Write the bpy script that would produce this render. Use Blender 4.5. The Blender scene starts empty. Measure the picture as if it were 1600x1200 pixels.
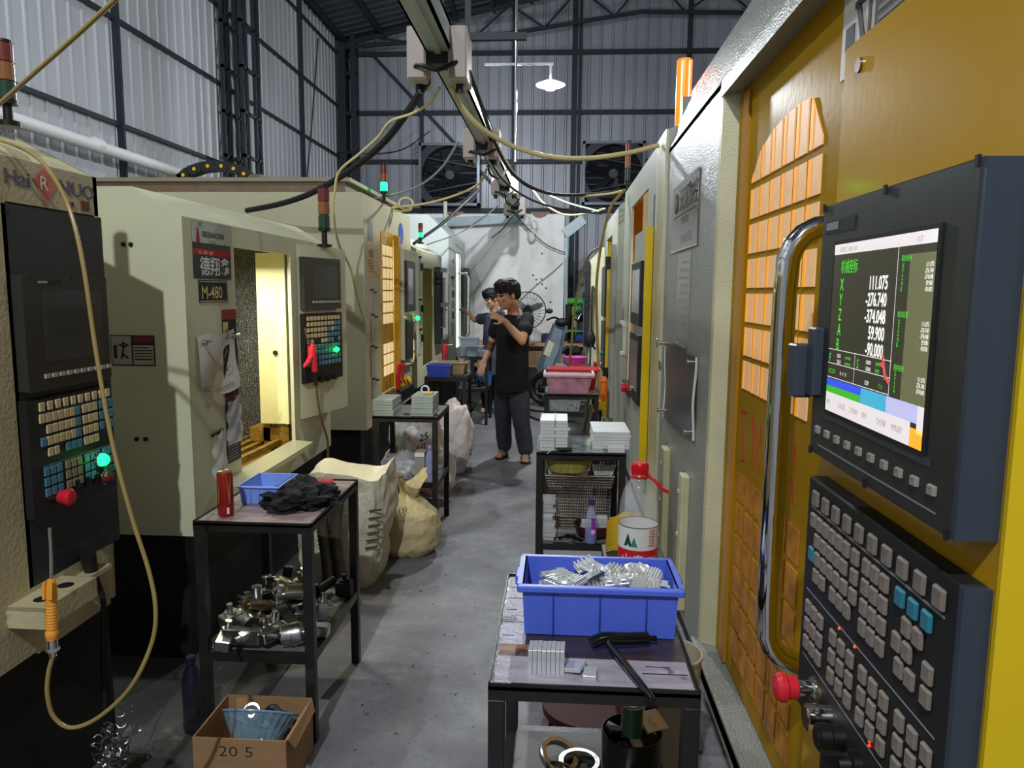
import bpy, math, random
from math import sin, cos, pi, radians, sqrt, tan, atan2
from mathutils import Vector, Matrix, noise
random.seed(7)
V = Vector
S = bpy.context.scene
COL = S.collection

# ---------------------------------------------------------------- camera, world, exposure, lights
FPX, YAW, PITCH, ROLL, EYE = 1150.0, 3.5, 7.2, 0.5, 1.6
_y, _p, _r = radians(YAW), radians(PITCH), radians(ROLL)
_f = V((-sin(_y)*cos(_p), cos(_y)*cos(_p), -sin(_p)))
_R = V((cos(_y), sin(_y), 0)); _U = _R.cross(_f)
CR = _R*cos(_r) + _U*sin(_r); CU = -_R*sin(_r) + _U*cos(_r)
cam = bpy.data.objects.new('camera', bpy.data.cameras.new('camera')); COL.objects.link(cam)
cam.data.sensor_width = 36.0; cam.data.lens = FPX/1600*36.0
cam.data.clip_start = 0.05; cam.data.clip_end = 100
cam.matrix_world = Matrix(((CR.x, CU.x, -_f.x, 0), (CR.y, CU.y, -_f.y, 0), (CR.z, CU.z, -_f.z, EYE), (0, 0, 0, 1)))
S.camera = cam
S.view_settings.view_transform = 'Standard'; S.view_settings.look = 'None'
S.view_settings.exposure = 0.22; S.view_settings.gamma = 1.0; S.view_settings.use_curve_mapping = False
w = bpy.data.worlds.new('night_fill'); S.world = w; w.use_nodes = True
w.node_tree.nodes['Background'].inputs[0].default_value = (0.55, 0.62, 0.72, 1)
w.node_tree.nodes['Background'].inputs[1].default_value = 0.32  # blue-grey fill light added, entering where the front wall is left out

def light(name, kind, loc, power, col=(1, 1, 1), size=0.1, rot=None, sy=None, spread=None):
    l = bpy.data.lights.new(name, kind); l.energy = power; l.color = col
    if kind == 'AREA':
        l.size = size
        if sy: l.shape = 'RECTANGLE'; l.size_y = sy
        if spread: l.spread = spread
    else: l.shadow_soft_size = size
    o = bpy.data.objects.new(name, l); COL.objects.link(o); o.location = loc
    if rot: o.rotation_euler = rot
    return o
COOL = (0.88, 0.94, 1.0)
LAMP_FILL_SPOTS = [(-0.116, 8.0, 3.73), (-0.77, -2.0, 5.05), (-2.9, 3.2, 6.0), (3.6, 6.0, 4.4), (-1.6, 12.9, 4.3)]  # last two are unseen, added to brighten roof and back wall
for q, (loc, pw) in enumerate(zip(LAMP_FILL_SPOTS, (280, 720, 300, 110, 60))):
    light('lamp_and_fill_light', 'POINT', (loc[0], loc[1], loc[2]-0.14), pw, COOL, 0.045)
light('machine_work_light', 'AREA', (-1.75, 3.75, 1.72), 12, (1.0, 0.95, 0.72), 0.5, (0, 0, 0), 0.12)
light('machine_work_light', 'AREA', (-1.95, 6.45, 2.0), 10, (1.0, 0.9, 0.6), 0.5, (0, 0, 0), 0.12)
light('machine_work_light', 'AREA', (1.0, 5.75, 2.1), 8, (1.0, 0.8, 0.45), 0.5, (0, 0, 0), 0.12)

def ray(px, py): return _f + CR*((px-800)/FPX) - CU*((py-600)/FPX)
def at(px, py, Y):                                  # the point at depth Y seen at that pixel of the photograph
    d = ray(px, py); return V((0, 0, EYE)) + d*(Y/d.y)
def atX(px, py, X):
    d = ray(px, py); return V((0, 0, EYE)) + d*(X/d.x)
def atZ(px, py, Z):
    d = ray(px, py); return V((0, 0, EYE)) + d*((Z-EYE)/d.z)

# ---------------------------------------------------------------- mesh builder
WOFF = {}
class MB:
    def __init__(s): s.v = []; s.f = []; s.m = []; s.M = None
    def add(s, vs, fs, m=0):
        b = len(s.v)
        s.v += [(s.M @ V(p)) if s.M else V(p) for p in vs]
        for f in fs: s.f.append([i+b for i in f]); s.m.append(m)
        return s
    def box(s, x0, x1, y0, y1, z0, z1, m=0, ch=0):
        return s.bx(((x0+x1)/2, (y0+y1)/2, (z0+z1)/2), (abs(x1-x0), abs(y1-y0), abs(z1-z0)), m, ch)
    def bx(s, c, d, m=0, ch=0, R=None):
        hx, hy, hz = d[0]/2, d[1]/2, d[2]/2
        R = R or Matrix.Identity(3); c = V(c)
        if ch <= 0:
            vs = [V((x*hx, y*hy, z*hz)) for z in (-1, 1) for y in (-1, 1) for x in (-1, 1)]
            fs = [(0, 2, 3, 1), (4, 5, 7, 6), (0, 1, 5, 4), (2, 6, 7, 3), (0, 4, 6, 2), (1, 3, 7, 5)]
        else:
            ch = min(ch, hx*.9, hy*.9, hz*.9); vs = []; ix = {}
            for a in (-1, 1):
                for b in (-1, 1):
                    for e in (-1, 1):
                        for k, p in enumerate(((a*hx, b*(hy-ch), e*(hz-ch)), (a*(hx-ch), b*hy, e*(hz-ch)), (a*(hx-ch), b*(hy-ch), e*hz))):
                            ix[a, b, e, k] = len(vs); vs.append(V(p))
            fs = []
            for a in (-1, 1):
                g = [ix[a, -1, -1, 0], ix[a, 1, -1, 0], ix[a, 1, 1, 0], ix[a, -1, 1, 0]]; fs.append(g if a > 0 else g[::-1])
                g = [ix[-1, a, -1, 1], ix[-1, a, 1, 1], ix[1, a, 1, 1], ix[1, a, -1, 1]]; fs.append(g if a > 0 else g[::-1])
                g = [ix[-1, -1, a, 2], ix[1, -1, a, 2], ix[1, 1, a, 2], ix[-1, 1, a, 2]]; fs.append(g if a > 0 else g[::-1])
                for b in (-1, 1):
                    g = [ix[a, b, -1, 0], ix[a, b, -1, 1], ix[a, b, 1, 1], ix[a, b, 1, 0]]; fs.append(g if a*b > 0 else g[::-1])
                    g = [ix[a, -1, b, 0], ix[a, 1, b, 0], ix[a, 1, b, 2], ix[a, -1, b, 2]]; fs.append(g if a*b > 0 else g[::-1])
                    g = [ix[-1, a, b, 1], ix[-1, a, b, 2], ix[1, a, b, 2], ix[1, a, b, 1]]; fs.append(g if a*b > 0 else g[::-1])
                    for e in (-1, 1):
                        g = [ix[a, b, e, 0], ix[a, b, e, 1], ix[a, b, e, 2]]; fs.append(g if a*b*e > 0 else g[::-1])
        return s.add([c + R @ p for p in vs], fs, m)
    def bar(s, a, b, wd, th, m=0, up=(0, 0, 1)):
        a, b = V(a), V(b); t = (b-a); L = t.length; t.normalize(); up = V(up)
        if abs(t.dot(up)) > .98: up = V((0, 1, 0))
        x = t.cross(up).normalized(); z = x.cross(t)
        R = Matrix((x, t, z)).transposed()
        return s.bx((a+b)/2, (wd, L, th), m, 0, R)
    def cyl(s, a, b, r, r2=None, n=14, m=0, caps=True):
        return s.tube([a, b], r, n, m, caps, [r, r if r2 is None else r2])
    def tube(s, pts, r, n=8, m=0, caps=True, rs=None, closed=False):
        pts = [V(p) for p in pts]; k = len(pts); rings = []; prev = None
        for i, p in enumerate(pts):
            if closed: t = pts[(i+1) % k]-pts[i-1]
            else: t = pts[min(i+1, k-1)]-pts[max(i-1, 0)]
            if t.length < 1e-9: t = V((0, 0, 1))
            t.normalize()
            if prev is None:
                u = t.cross(V((0, 0, 1)))
                if u.length < .05: u = t.cross(V((1, 0, 0)))
            else: u = prev - t*prev.dot(t)
            u.normalize(); prev = u; q = t.cross(u)
            rr = rs[i] if rs else r
            rings.append([p + (u*cos(2*pi*j/n) + q*sin(2*pi*j/n))*rr for j in range(n)])
        vs = [x for g in rings for x in g]; fs = []
        for i in range(k if closed else k-1):
            a0, b0 = i*n, ((i+1) % k)*n
            for j in range(n): fs.append((a0+j, a0+(j+1) % n, b0+(j+1) % n, b0+j))
        if caps and not closed: fs.append(tuple(range(n-1, -1, -1))); fs.append(tuple((k-1)*n+j for j in range(n)))
        return s.add(vs, fs, m)
    def lathe(s, prof, c=(0, 0, 0), n=24, m=0, axis=None, caps=True, sc=(1, 1)):
        R = Matrix.Identity(3)
        if axis is not None: R = V((0, 0, 1)).rotation_difference(V(axis)).to_matrix()
        c = V(c); vs = []; fs = []
        for r, z in prof:
            for j in range(n): vs.append(c + R @ V((r*cos(2*pi*j/n)*sc[0], r*sin(2*pi*j/n)*sc[1], z)))
        for i in range(len(prof)-1):
            for j in range(n): fs.append((i*n+j, i*n+(j+1) % n, (i+1)*n+(j+1) % n, (i+1)*n+j))
        if caps:
            if prof[0][0] > 1e-6: fs.append(tuple(range(n-1, -1, -1)))
            if prof[-1][0] > 1e-6: fs.append(tuple((len(prof)-1)*n+j for j in range(n)))
        return s.add(vs, fs, m)
    def prism(s, pts, vec, m=0):
        pts = [V(p) for p in pts]; vec = V(vec); n = len(pts)
        nr = V((0, 0, 0))
        for i in range(n): nr += pts[i].cross(pts[(i+1) % n])
        if nr.dot(vec) > 0: pts = pts[::-1]
        vs = pts + [p+vec for p in pts]
        fs = [tuple(range(n)), tuple(range(2*n-1, n-1, -1))]
        for i in range(n): fs.append((i, i+n, (i+1) % n+n, (i+1) % n))
        return s.add(vs, fs, m)
    def sph(s, c, r, n=12, m=0, R=None):
        if not hasattr(r, '__len__'): r = (r, r, r)
        vs = []; fs = []; k = n//2; c = V(c); R = R or Matrix.Identity(3)
        for i in range(k+1):
            for j in range(n):
                a, b = pi*i/k, 2*pi*j/n
                vs.append(c + R @ V((r[0]*sin(a)*cos(b), r[1]*sin(a)*sin(b), -r[2]*cos(a))))
        for i in range(k):
            for j in range(n): fs.append((i*n+j, i*n+(j+1) % n, (i+1)*n+(j+1) % n, (i+1)*n+j))
        return s.add(vs, fs, m)
    def grid(s, fn, nu, nv, m=0, wrap=False):
        vs = [V(fn(i/nu, j/nv)) for i in range(nu+1) for j in range(nv+1)]; fs = []
        for i in range(nu):
            for j in range(nv): a = i*(nv+1)+j; fs.append((a, a+nv+1, a+nv+2, a+1))
        return s.add(vs, fs, m)
    def text(s, t, o, right, up, h, m=0, d=.0008, sx=1.0, al='LEFT', bold=0.0):
        vs, fs = glyphs(t, bold); right = V(right).normalized(); up = V(up).normalized(); nr = right.cross(up)
        if not vs: return s
        wd = max(p.x for p in vs)
        off = {'LEFT': 0, 'CENTER': -wd/2, 'RIGHT': -wd}[al]
        return s.add([V(o) + right*((p.x+off)*h*sx) + up*(p.y*h) + nr*d for p in vs], fs, m)
    def build(s, name, mats, parent=None, sharp=35, local=False):
        me = bpy.data.meshes.new(name)
        o = bpy.data.objects.new(name, me); COL.objects.link(o)
        off = V((0, 0, 0))
        if parent is not None:
            if not local: off = WOFF.get(parent, V((0, 0, 0)))
            o.parent = parent; WOFF[o] = off
        elif not local and s.v:
            xs = [p.x for p in s.v]; ys = [p.y for p in s.v]
            off = V(((min(xs)+max(xs))/2, (min(ys)+max(ys))/2, min(p.z for p in s.v))); o.location = off; WOFF[o] = off
        me.from_pydata([tuple(p-off) for p in s.v], [], s.f)
        if not isinstance(mats, (list, tuple)): mats = [mats]
        for a in mats: me.materials.append(a)
        me.polygons.foreach_set('material_index', [min(i, len(mats)-1) for i in s.m])
        me.polygons.foreach_set('use_smooth', [True]*len(me.polygons))
        me.update(); me.set_sharp_from_angle(angle=radians(sharp))
        return o

_GL = {}
def glyphs(t, bold=0.0):
    k = (t, bold)
    if k not in _GL:
        c = bpy.data.curves.new('lettering', 'FONT'); c.body = t; c.size = 1.0; c.resolution_u = 2; c.offset = bold
        o = bpy.data.objects.new('lettering', c); COL.objects.link(o)
        dg = bpy.context.evaluated_depsgraph_get(); me = o.evaluated_get(dg).to_mesh()
        vs = [p.co.copy() for p in me.vertices]; fs = [tuple(p.vertices) for p in me.polygons]
        o.evaluated_get(dg).to_mesh_clear(); bpy.data.objects.remove(o); bpy.data.curves.remove(c)
        x0 = min((p.x for p in vs), default=0)
        _GL[k] = ([V((p.x-x0, p.y, 0)) for p in vs], fs)
    return _GL[k]

def tag(o, label, cat, group=None, kind=None):
    o['label'] = label; o['category'] = cat
    if group: o['group'] = group
    if kind: o['kind'] = kind
    return o
def thing(name, label, cat, loc=(0, 0, 0), rotz=0.0, group=None):
    o = bpy.data.objects.new(name, None); COL.objects.link(o); o.location = loc; o.rotation_euler = (0, 0, rotz)
    o.empty_display_size = .05; WOFF[o] = V(loc)
    return tag(o, label, cat, group)
def struct(name, mb, mats, parent=None, sharp=35):
    o = mb.build(name, mats, parent, sharp)
    o['kind'] = 'structure'
    return o
def dup(root, loc, rot=None, label=None, group=None):
    r = root.copy(); COL.objects.link(r); r.location = loc
    if rot is not None: r.rotation_euler = rot
    if label: r['label'] = label
    if group: r['group'] = group
    for ch in list(root.children):
        c = ch.copy(); COL.objects.link(c); c.parent = r
        for g in list(ch.children):
            d = g.copy(); COL.objects.link(d); d.parent = c
    return r
def spline(pts, n=8):                                # Catmull-Rom through the points
    P = [V(p) for p in pts]; P = [P[0]*2-P[1]] + P + [P[-1]*2-P[-2]]; out = []
    for i in range(1, len(P)-2):
        a, b, c, d = P[i-1:i+3]
        for k in range(n):
            t = k/n; out.append(.5*((2*b)+(c-a)*t+(2*a-5*b+4*c-d)*t*t+(3*b-a-3*c+d)*t**3))
    out.append(P[-2]); return out

# ---------------------------------------------------------------- materials
def lin(c):
    if isinstance(c, str): c = tuple(int(c[i:i+2], 16) for i in (0, 2, 4))
    return tuple((x/255/12.92 if x/255 <= .04045 else ((x/255+.055)/1.055)**2.4) for x in c)
MATS = {}
def M(name, col, rough=.5, metal=0.0, nz=None, bump=None, emit=0.0, alpha=None, trans=0.0, spots=None, coat=0.0, spec=.5, ior=1.45):
    """nz=(scale, amount[, stretch xyz]); bump=(scale, strength); spots=(scale, threshold, colour)"""
    if name in MATS: return MATS[name]
    m = bpy.data.materials.new(name); m.use_nodes = True; nt = m.node_tree; N = nt.nodes; L = nt.links
    b = N['Principled BSDF']; c = lin(col)
    b.inputs['Roughness'].default_value = rough; b.inputs['Metallic'].default_value = metal; b.inputs['IOR'].default_value = ior; b.inputs['Specular IOR Level'].default_value = spec
    b.inputs['Base Color'].default_value = (*c, 1)
    if trans: b.inputs['Transmission Weight'].default_value = trans
    if coat: b.inputs['Coat Weight'].default_value = coat; b.inputs['Coat Roughness'].default_value = .1
    if alpha is not None: b.inputs['Alpha'].default_value = alpha
    if emit: b.inputs['Emission Color'].default_value = (*c, 1); b.inputs['Emission Strength'].default_value = emit
    tc = N.new('ShaderNodeTexCoord'); src = None
    if nz:
        mp = N.new('ShaderNodeMapping'); L.new(tc.outputs['Object'], mp.inputs[0])
        if len(nz) > 2: mp.inputs['Scale'].default_value = nz[2]
        n = N.new('ShaderNodeTexNoise'); n.inputs['Scale'].default_value = nz[0]; n.inputs['Detail'].default_value = 6
        L.new(mp.outputs[0], n.inputs['Vector'])
        r = N.new('ShaderNodeValToRGB'); r.color_ramp.elements[0].position = .3; r.color_ramp.elements[1].position = .7
        r.color_ramp.elements[0].color = (*[x*(1-nz[1]) for x in c], 1); r.color_ramp.elements[1].color = (*[min(1, x*(1+nz[1])) for x in c], 1)
        L.new(n.outputs['Fac'], r.inputs[0]); src = r.outputs[0]
    if spots:
        n = N.new('ShaderNodeTexNoise'); n.inputs['Scale'].default_value = spots[0]; n.inputs['Detail'].default_value = 8; n.inputs['Roughness'].default_value = .65
        L.new(tc.outputs['Object'], n.inputs['Vector'])
        r = N.new('ShaderNodeValToRGB'); r.color_ramp.elements[0].position = spots[1]; r.color_ramp.elements[1].position = min(1, spots[1]+.06)
        L.new(n.outputs['Fac'], r.inputs[0])
        mx = N.new('ShaderNodeMix'); mx.data_type = 'RGBA'; L.new(r.outputs[0], mx.inputs[0])
        if src: L.new(src, mx.inputs[6])
        else: mx.inputs[6].default_value = (*c, 1)
        mx.inputs[7].default_value = (*lin(spots[2]), 1); src = mx.outputs[2]
    if src:
        L.new(src, b.inputs['Base Color'])
        if emit: L.new(src, b.inputs['Emission Color'])
    if bump:
        n = N.new('ShaderNodeTexNoise'); n.inputs['Scale'].default_value = bump[0]; n.inputs['Detail'].default_value = 3
        L.new(tc.outputs['Object'], n.inputs['Vector'])
        bp = N.new('ShaderNodeBump'); bp.inputs['Strength'].default_value = bump[1]; bp.inputs['Distance'].default_value = .01
        L.new(n.outputs['Fac'], bp.inputs['Height']); L.new(bp.outputs[0], b.inputs['Normal'])
    MATS[name] = m; return m

black = M('black_paint', '1b1a19', .45, nz=(9, .3))
frame_black = M('frame_black', '211e1c', .4, nz=(14, .35), bump=(60, .1))
soft_black = M('soft_black', '141414', .6)
bezel = M('bezel_black', '25282a', .38, nz=(30, .1))
bezel_side = M('bezel_slate', '343c46', .45)
cream = M('cream_paint', 'c9c7a6', .42, nz=(2.2, .07), spots=(3.1, .70, 'b3ae86'), bump=(160, .04))
cream2 = M('cream_paint_pale', 'a5a797', .4, nz=(2.5, .06), bump=(160, .04))
cream_in = M('cream_interior', 'e2dca8', .4, nz=(4, .08), spots=(2.6, .62, 'c9b167'))
gold_cream = M('aged_cream', 'b5aa84', .5, nz=(5, .16), spots=(6, .60, '94824f'), bump=(70, .25))
hammer = M('grey_hammer_paint', '8f9088', .32, .08, nz=(3, .06), bump=(130, .6))
hammer_cream = M('cream_hammer_paint', 'c6bf9b', .36, .05, nz=(4, .1), bump=(190, .3), spots=(3, .66, 'a08a4f'))
yellow = M('yellow_paint', 'b98a10', .2, nz=(2, .08), bump=(45, .03), coat=.35)
yellow2 = M('yellow_paint_lit_side', 'd9b512', .33, nz=(4, .04), spots=(22, .76, 'a88a10'))  # yellow brightened for camera-facing sides, lamp light put into the colour
steel = M('bare_steel', 'b9b9b4', .28, 1.0, nz=(20, .15), bump=(80, .08))
alu = M('milled_aluminium', 'dcdedd', .36, .55, nz=(30, .08, (1, 1, 8)), bump=(120, .05))
alu_w = M('satin_aluminium', 'd9dbd8', .45, .45, nz=(18, .08))
brass = M('dull_brass', '8c8064', .32, 1.0, nz=(20, .2))
gun = M('blackened_steel', '33322f', .35, .8, nz=(20, .3))
chrome = M('chrome', 'e6e4df', .08, 1.0)
white_pl = M('white_plastic', 'd8d8d2', .45)
grey_pl = M('grey_plastic', '7d7f80', .5)
brown_grey = M('taupe_plate', '9a8b80', .55)
red_pl = M('red_plastic', 'c8222c', .3)
pink_red = M('coral_red_plastic', 'e2323f', .35)
orange_pl = M('orange_plastic', 'e79a35', .4)
orange_br = M('bright_orange_plastic', 'f0741c', .4)
yel_pl = M('yellow_plastic', 'e0b41c', .4)
blue_pl = M('blue_plastic', '3f5bd0', .38, nz=(9, .06))
lblue_pl = M('light_blue_plastic', '7b9bea', .38)
rubber = M('black_rubber', '171717', .5)
hose_y = M('yellow_hose', '96804a', .3, nz=(8, .12))
cable_c = M('cream_cable', 'd3c48a', .45)
cable_g = M('grey_cable', '8a8a86', .45)
paper = M('white_paper', 'cfcac2', .7, nz=(12, .04))
ink = M('dark_ink', '1d1c1c', .6)
ink_g = M('grey_ink', '8b8784', .6)
ink_r = M('red_ink', 'b01c22', .6)
ink_w = M('white_ink', 'e4e4dc', .6)
ink_gold = M('gold_ink', 'd9c878', .5)
ink_green = M('green_ink', '17714f', .5)
sign_dark = M('sign_dark', '23302b', .45)
girt = M('dark_steel_section', '1f232b', .55, .2)
skin = M('skin', 'c79a7c', .5, nz=(14, .06))
skin_d = M('skin_shadowed_side', 'b98a6c', .5, nz=(14, .06))
hair = M('black_hair', '0d0d10', .45, nz=(60, .4), bump=(120, .5))
tee_black = M('black_cotton', '121316', .85, bump=(18, .25))
tee_grey = M('slate_cotton', '474c5a', .85, bump=(18, .25))
denim = M('charcoal_trousers', '3c404b', .85, nz=(16, .12), bump=(22, .35))
clearp = M('clear_plastic', 'f0f4f6', .08, trans=.97, ior=1.18)
clear_grey = M('cloudy_plastic', 'b9c2cc', .3, trans=.35, alpha=.75, bump=(30, .3))
green_led = M('green_glow', '10ff58', .3, emit=6)
red_led = M('red_glow', 'ff3018', .3, emit=4)
screen_dark = M('dark_screen', '3a3d3c', .12, coat=.4)
# ---------------------------------------------------------------- the setting
def floor_material():
    m = bpy.data.materials.new('worn_concrete'); m.use_nodes = True; nt = m.node_tree; N = nt.nodes; L = nt.links
    b = N['Principled BSDF']; tc = N.new('ShaderNodeTexCoord')
    def nz(sc, det=6, rgh=.6, src=None):
        n = N.new('ShaderNodeTexNoise'); n.inputs['Scale'].default_value = sc; n.inputs['Detail'].default_value = det; n.inputs['Roughness'].default_value = rgh
        L.new((src or tc.outputs['Object']), n.inputs['Vector']); return n.outputs['Fac']
    def ramp(src, a, ca, bb, cb):
        r = N.new('ShaderNodeValToRGB'); r.color_ramp.elements[0].position = a; r.color_ramp.elements[1].position = bb
        r.color_ramp.elements[0].color = (*ca, 1); r.color_ramp.elements[1].color = (*cb, 1); L.new(src, r.inputs[0]); return r.outputs[0]
    def mix(f, a, c):
        x = N.new('ShaderNodeMix'); x.data_type = 'RGBA'; L.new(f, x.inputs[0])
        for k, s in ((6, a), (7, c)):
            if isinstance(s, tuple): x.inputs[k].default_value = (*s, 1)
            else: L.new(s, x.inputs[k])
        return x.outputs[2]
    c = ramp(nz(1.3), .3, lin('57565b'), .75, lin('8a898c'))
    c = mix(ramp(nz(9, 8, .7), .52, (0, 0, 0), .75, (.5, .5, .5)), c, lin('9a9892'))
    c = mix(ramp(nz(38, 4, .7), .60, (0, 0, 0), .72, (.75, .75, .75)), c, lin('3a3836'))
    c = mix(ramp(nz(3.1, 5), .58, (0, 0, 0), .7, (.35, .35, .35)), c, lin('6d604c'))
    L.new(c, b.inputs['Base Color'])
    rr = ramp(nz(2.2), .3, (.38,)*3, .7, (.7,)*3); L.new(rr, b.inputs['Roughness'])
    bp = N.new('ShaderNodeBump'); bp.inputs['Strength'].default_value = .35; bp.inputs['Distance'].default_value = .012
    L.new(nz(14, 8), bp.inputs['Height']); L.new(bp.outputs[0], b.inputs['Normal'])
    return m
fl = MB().box(-4.6, 5.2, -3.0, 15.4, -.1, 0); struct('floor', fl, floor_material())
apron = MB().box(-4.3, -1.12, 1.0, 12, 0, .006); struct('trim_1', apron, M('machine_apron', '3f3c38', .6, nz=(4, .3), spots=(7, .6, '5d5648'), bump=(18, .4)))

sheet = M('zinc_sheet', 'a3a5a8', .5, .2, nz=(1.2, .14, (1, 1, .25)))
sheet_b = M('zinc_sheet_back', '8c8e94', .45, .3, nz=(1.1, .16, (1, 1, .25)))
roof_m = M('roof_sheet', '2f3239', .7, .1, nz=(.8, .25))
def corrugated(u0, u1, fn, v0, v1, pitch=.2, rib=.055, d=.028):
    """profile along u, straight along v; fn(u, v, depth) -> point"""
    us = []; u = u0
    while u < u1:
        us += [(u, 0), (u+pitch-rib, 0), (u+pitch-rib*.75, d), (u+pitch-rib*.25, d)]; u += pitch
    us.append((u1+pitch, 0)); b = MB(); vs = []; fs = []
    for k, (a, dd) in enumerate(us):
        vs += [fn(a, v0, dd), fn(a, v1, dd)]
        if k: fs.append((2*k-2, 2*k, 2*k+1, 2*k-1))
    return b.add(vs, fs)
XL, YB = -4.40, 15.06
wl = struct('wall_left', corrugated(-3, 15, lambda u, v, d: (XL+d, u, v), 0, 6.6, .19, .05, .014), sheet)
wb = struct('wall_back', corrugated(-4.5, 5, lambda u, v, d: (u, YB-d, v), 0, 8.0, .22), sheet_b)
struct('wall_right', corrugated(-3, 15, lambda u, v, d: (5.1-d, u, v), 0, 6.6, .2), sheet_b)
rf = corrugated(-3, 15.1, lambda u, v, d: (v, u, 6.42+(v+4.5)*.21-d), -4.5, 1.6, .25)
rf2 = corrugated(-3, 15.1, lambda u, v, d: (v, u, 7.70-(v-1.6)*.21-d), 1.6, 5.2, .25)
rf.add(rf2.v, rf2.f); struct('ceiling', rf, roof_m)
for z in (3.2, 4.2, 5.16, 6.15):
    g = MB().box(XL+.02, XL+.06, -3, 15, z-.02, z+.02); o = g.build('girt', girt, wl)
for (px, w_) in ((178, .03), (467, .04)):
    y = atX(px, 60, XL+.05).y; MB().box(XL+.03, XL+.10, y, y+w_, 0, 6.5).build('post', girt, wl)
for z in (4.145, 5.08, 6.2, 3.2): MB().box(-4.4, 5, YB-.10, YB-.03, z-.04, z+.04).build('girt', girt, wb)
for px, wd in ((660, .03), (803, .03), (897, .05), (906, .025), (1073, .035)):
    x = at(px, 150, YB).x; MB().box(x-wd, x+wd, YB-.14, YB-.05, 0, 7.2).build('post', girt, wb)
MB().bar(at(582, 85, 14.9), at(830, 352, 14.9), .07, .05).build('diagonal_brace', girt, wb)
# lattice column on the left wall and the corner column
lc = MB()
for y in (9.52, 9.66, 9.92, 10.06):
    for x in (-4.3, -4.05): lc.box(x-.02, x+.02, y-.02, y+.02, 0, 6.7)
k = 0
for z in [i*.55 for i in range(12)]:
    for x in (-4.3, -4.05):
        lc.box(x-.02, x+.02, 9.5, 10.08, z-.02, z+.02)
        lc.bar((x, 9.52, z), (x, 9.66, z+.55), .022, .022); lc.bar((x, 10.06, z), (x, 9.92, z+.55), .022, .022)
    k += 1
struct('roof_column', lc, girt)
cc = MB().box(-4.36, -4.2, 14.7, 14.95, 0, 6.5).box(-4.1, -4.0, 14.7, 14.95, 0, 6.5)
for i in range(9): cc.box(-4.3, -4.0, 14.78, 14.86, .5+i*.75, .58+i*.75)
struct('roof_column', cc, girt)
# roof purlins and trusses
pu = MB()
for i in range(9):
    x = -4.2+i*.72; z = 6.42+(x+4.5)*.21-.1; pu.box(x-.03, x+.03, -3, 15, z-.05, z+.04)
for i in range(5):
    x = 1.9+i*.72; z = 7.7-(x-1.6)*.21-.1; pu.box(x-.03, x+.03, -3, 15, z-.05, z+.04)
struct('trim_2', pu, girt)
def truss(y):
    t = MB(); lo = [(-4.3, 6.25), (-.98, 6.48), (1.48, 6.84), (3.3, 6.80), (5, 6.5)]
    hi = lambda x: (6.42+(x+4.5)*.21 if x < 1.6 else 7.7-(x-1.6)*.21)-.16
    for a, b in zip(lo, lo[1:]): t.bar((a[0], y, a[1]), (b[0], y, b[1]), .05, .07)
    t.bar((-4.3, y, hi(-4.3)), (1.6, y, hi(1.6)), .05, .07); t.bar((1.6, y, hi(1.6)), (5, y, hi(5)), .05, .07)
    def low(x):
        for a, b in zip(lo, lo[1:]):
            if a[0] <= x <= b[0]: return a[1]+(b[1]-a[1])*(x-a[0])/(b[0]-a[0])
    xs = [-4.3+i*.66 for i in range(15)]
    for i, x in enumerate(xs[:-1]):
        p, q = (x, y, low(x)), (xs[i+1], y, hi(xs[i+1]))
        if i % 2: p, q = (x, y, hi(x)), (xs[i+1], y, low(xs[i+1]))
        t.bar(p, q, .035, .035)
    struct('roof_truss', t, girt)
for y in (14.75, 9.8): truss(y)
# low plastered partition with exposed brick patches, pale steel beam on its top
plaster = M('stained_plaster', 'e0dedc', .8, nz=(3, .08), spots=(5.5, .68, '8c8884'), bump=(25, .35))
wp = MB().box(-2.8, .085, 12.0, 12.16, 0, 2.82)
wpo = struct('wall_partition', wp, plaster)
bp_ = MB()
def patch(px0, px1, py0, py1):
    pts = [at(px0, py0, 11.998), at((px0*3+px1)/4, py1-2, 11.998), at((px0+px1)/2, py1, 11.998), at((px0+3*px1)/4, py1-3, 11.998), at(px1, py0, 11.998)]
    bp_.prism(pts, (0, -.006, 0))
patch(694, 726, 331, 339); patch(828, 860, 331, 341)
bp_.build('brick_patch', M('bare_brick', '8b6f66', .85, nz=(20, .25)), wpo)
wn = MB()
for px, py in ((838, 437), (846, 436), (839, 444), (847, 444), (853, 450), (833, 430), (860, 472), (847, 396)):
    p = at(px, py, 11.995); wn.bx(p, (.03, .006, .02))
wn.build('fixing', gun, wpo)
struct('trim_3', MB().bar(at(628, 351, 11.9), at(818, 341, 11.9), .1, .14), M('pale_blue_steel', '8d9ba0', .45, .2, nz=(6, .12)))
struct('trim_4', MB().bar(at(882, 366, 12.0), at(912, 342, 12.0), .1, .16).bar(at(884, 372, 12.0), at(884, 520, 12.0), .06, .06), M('pale_blue_steel', '8d9ba0'))

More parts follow.
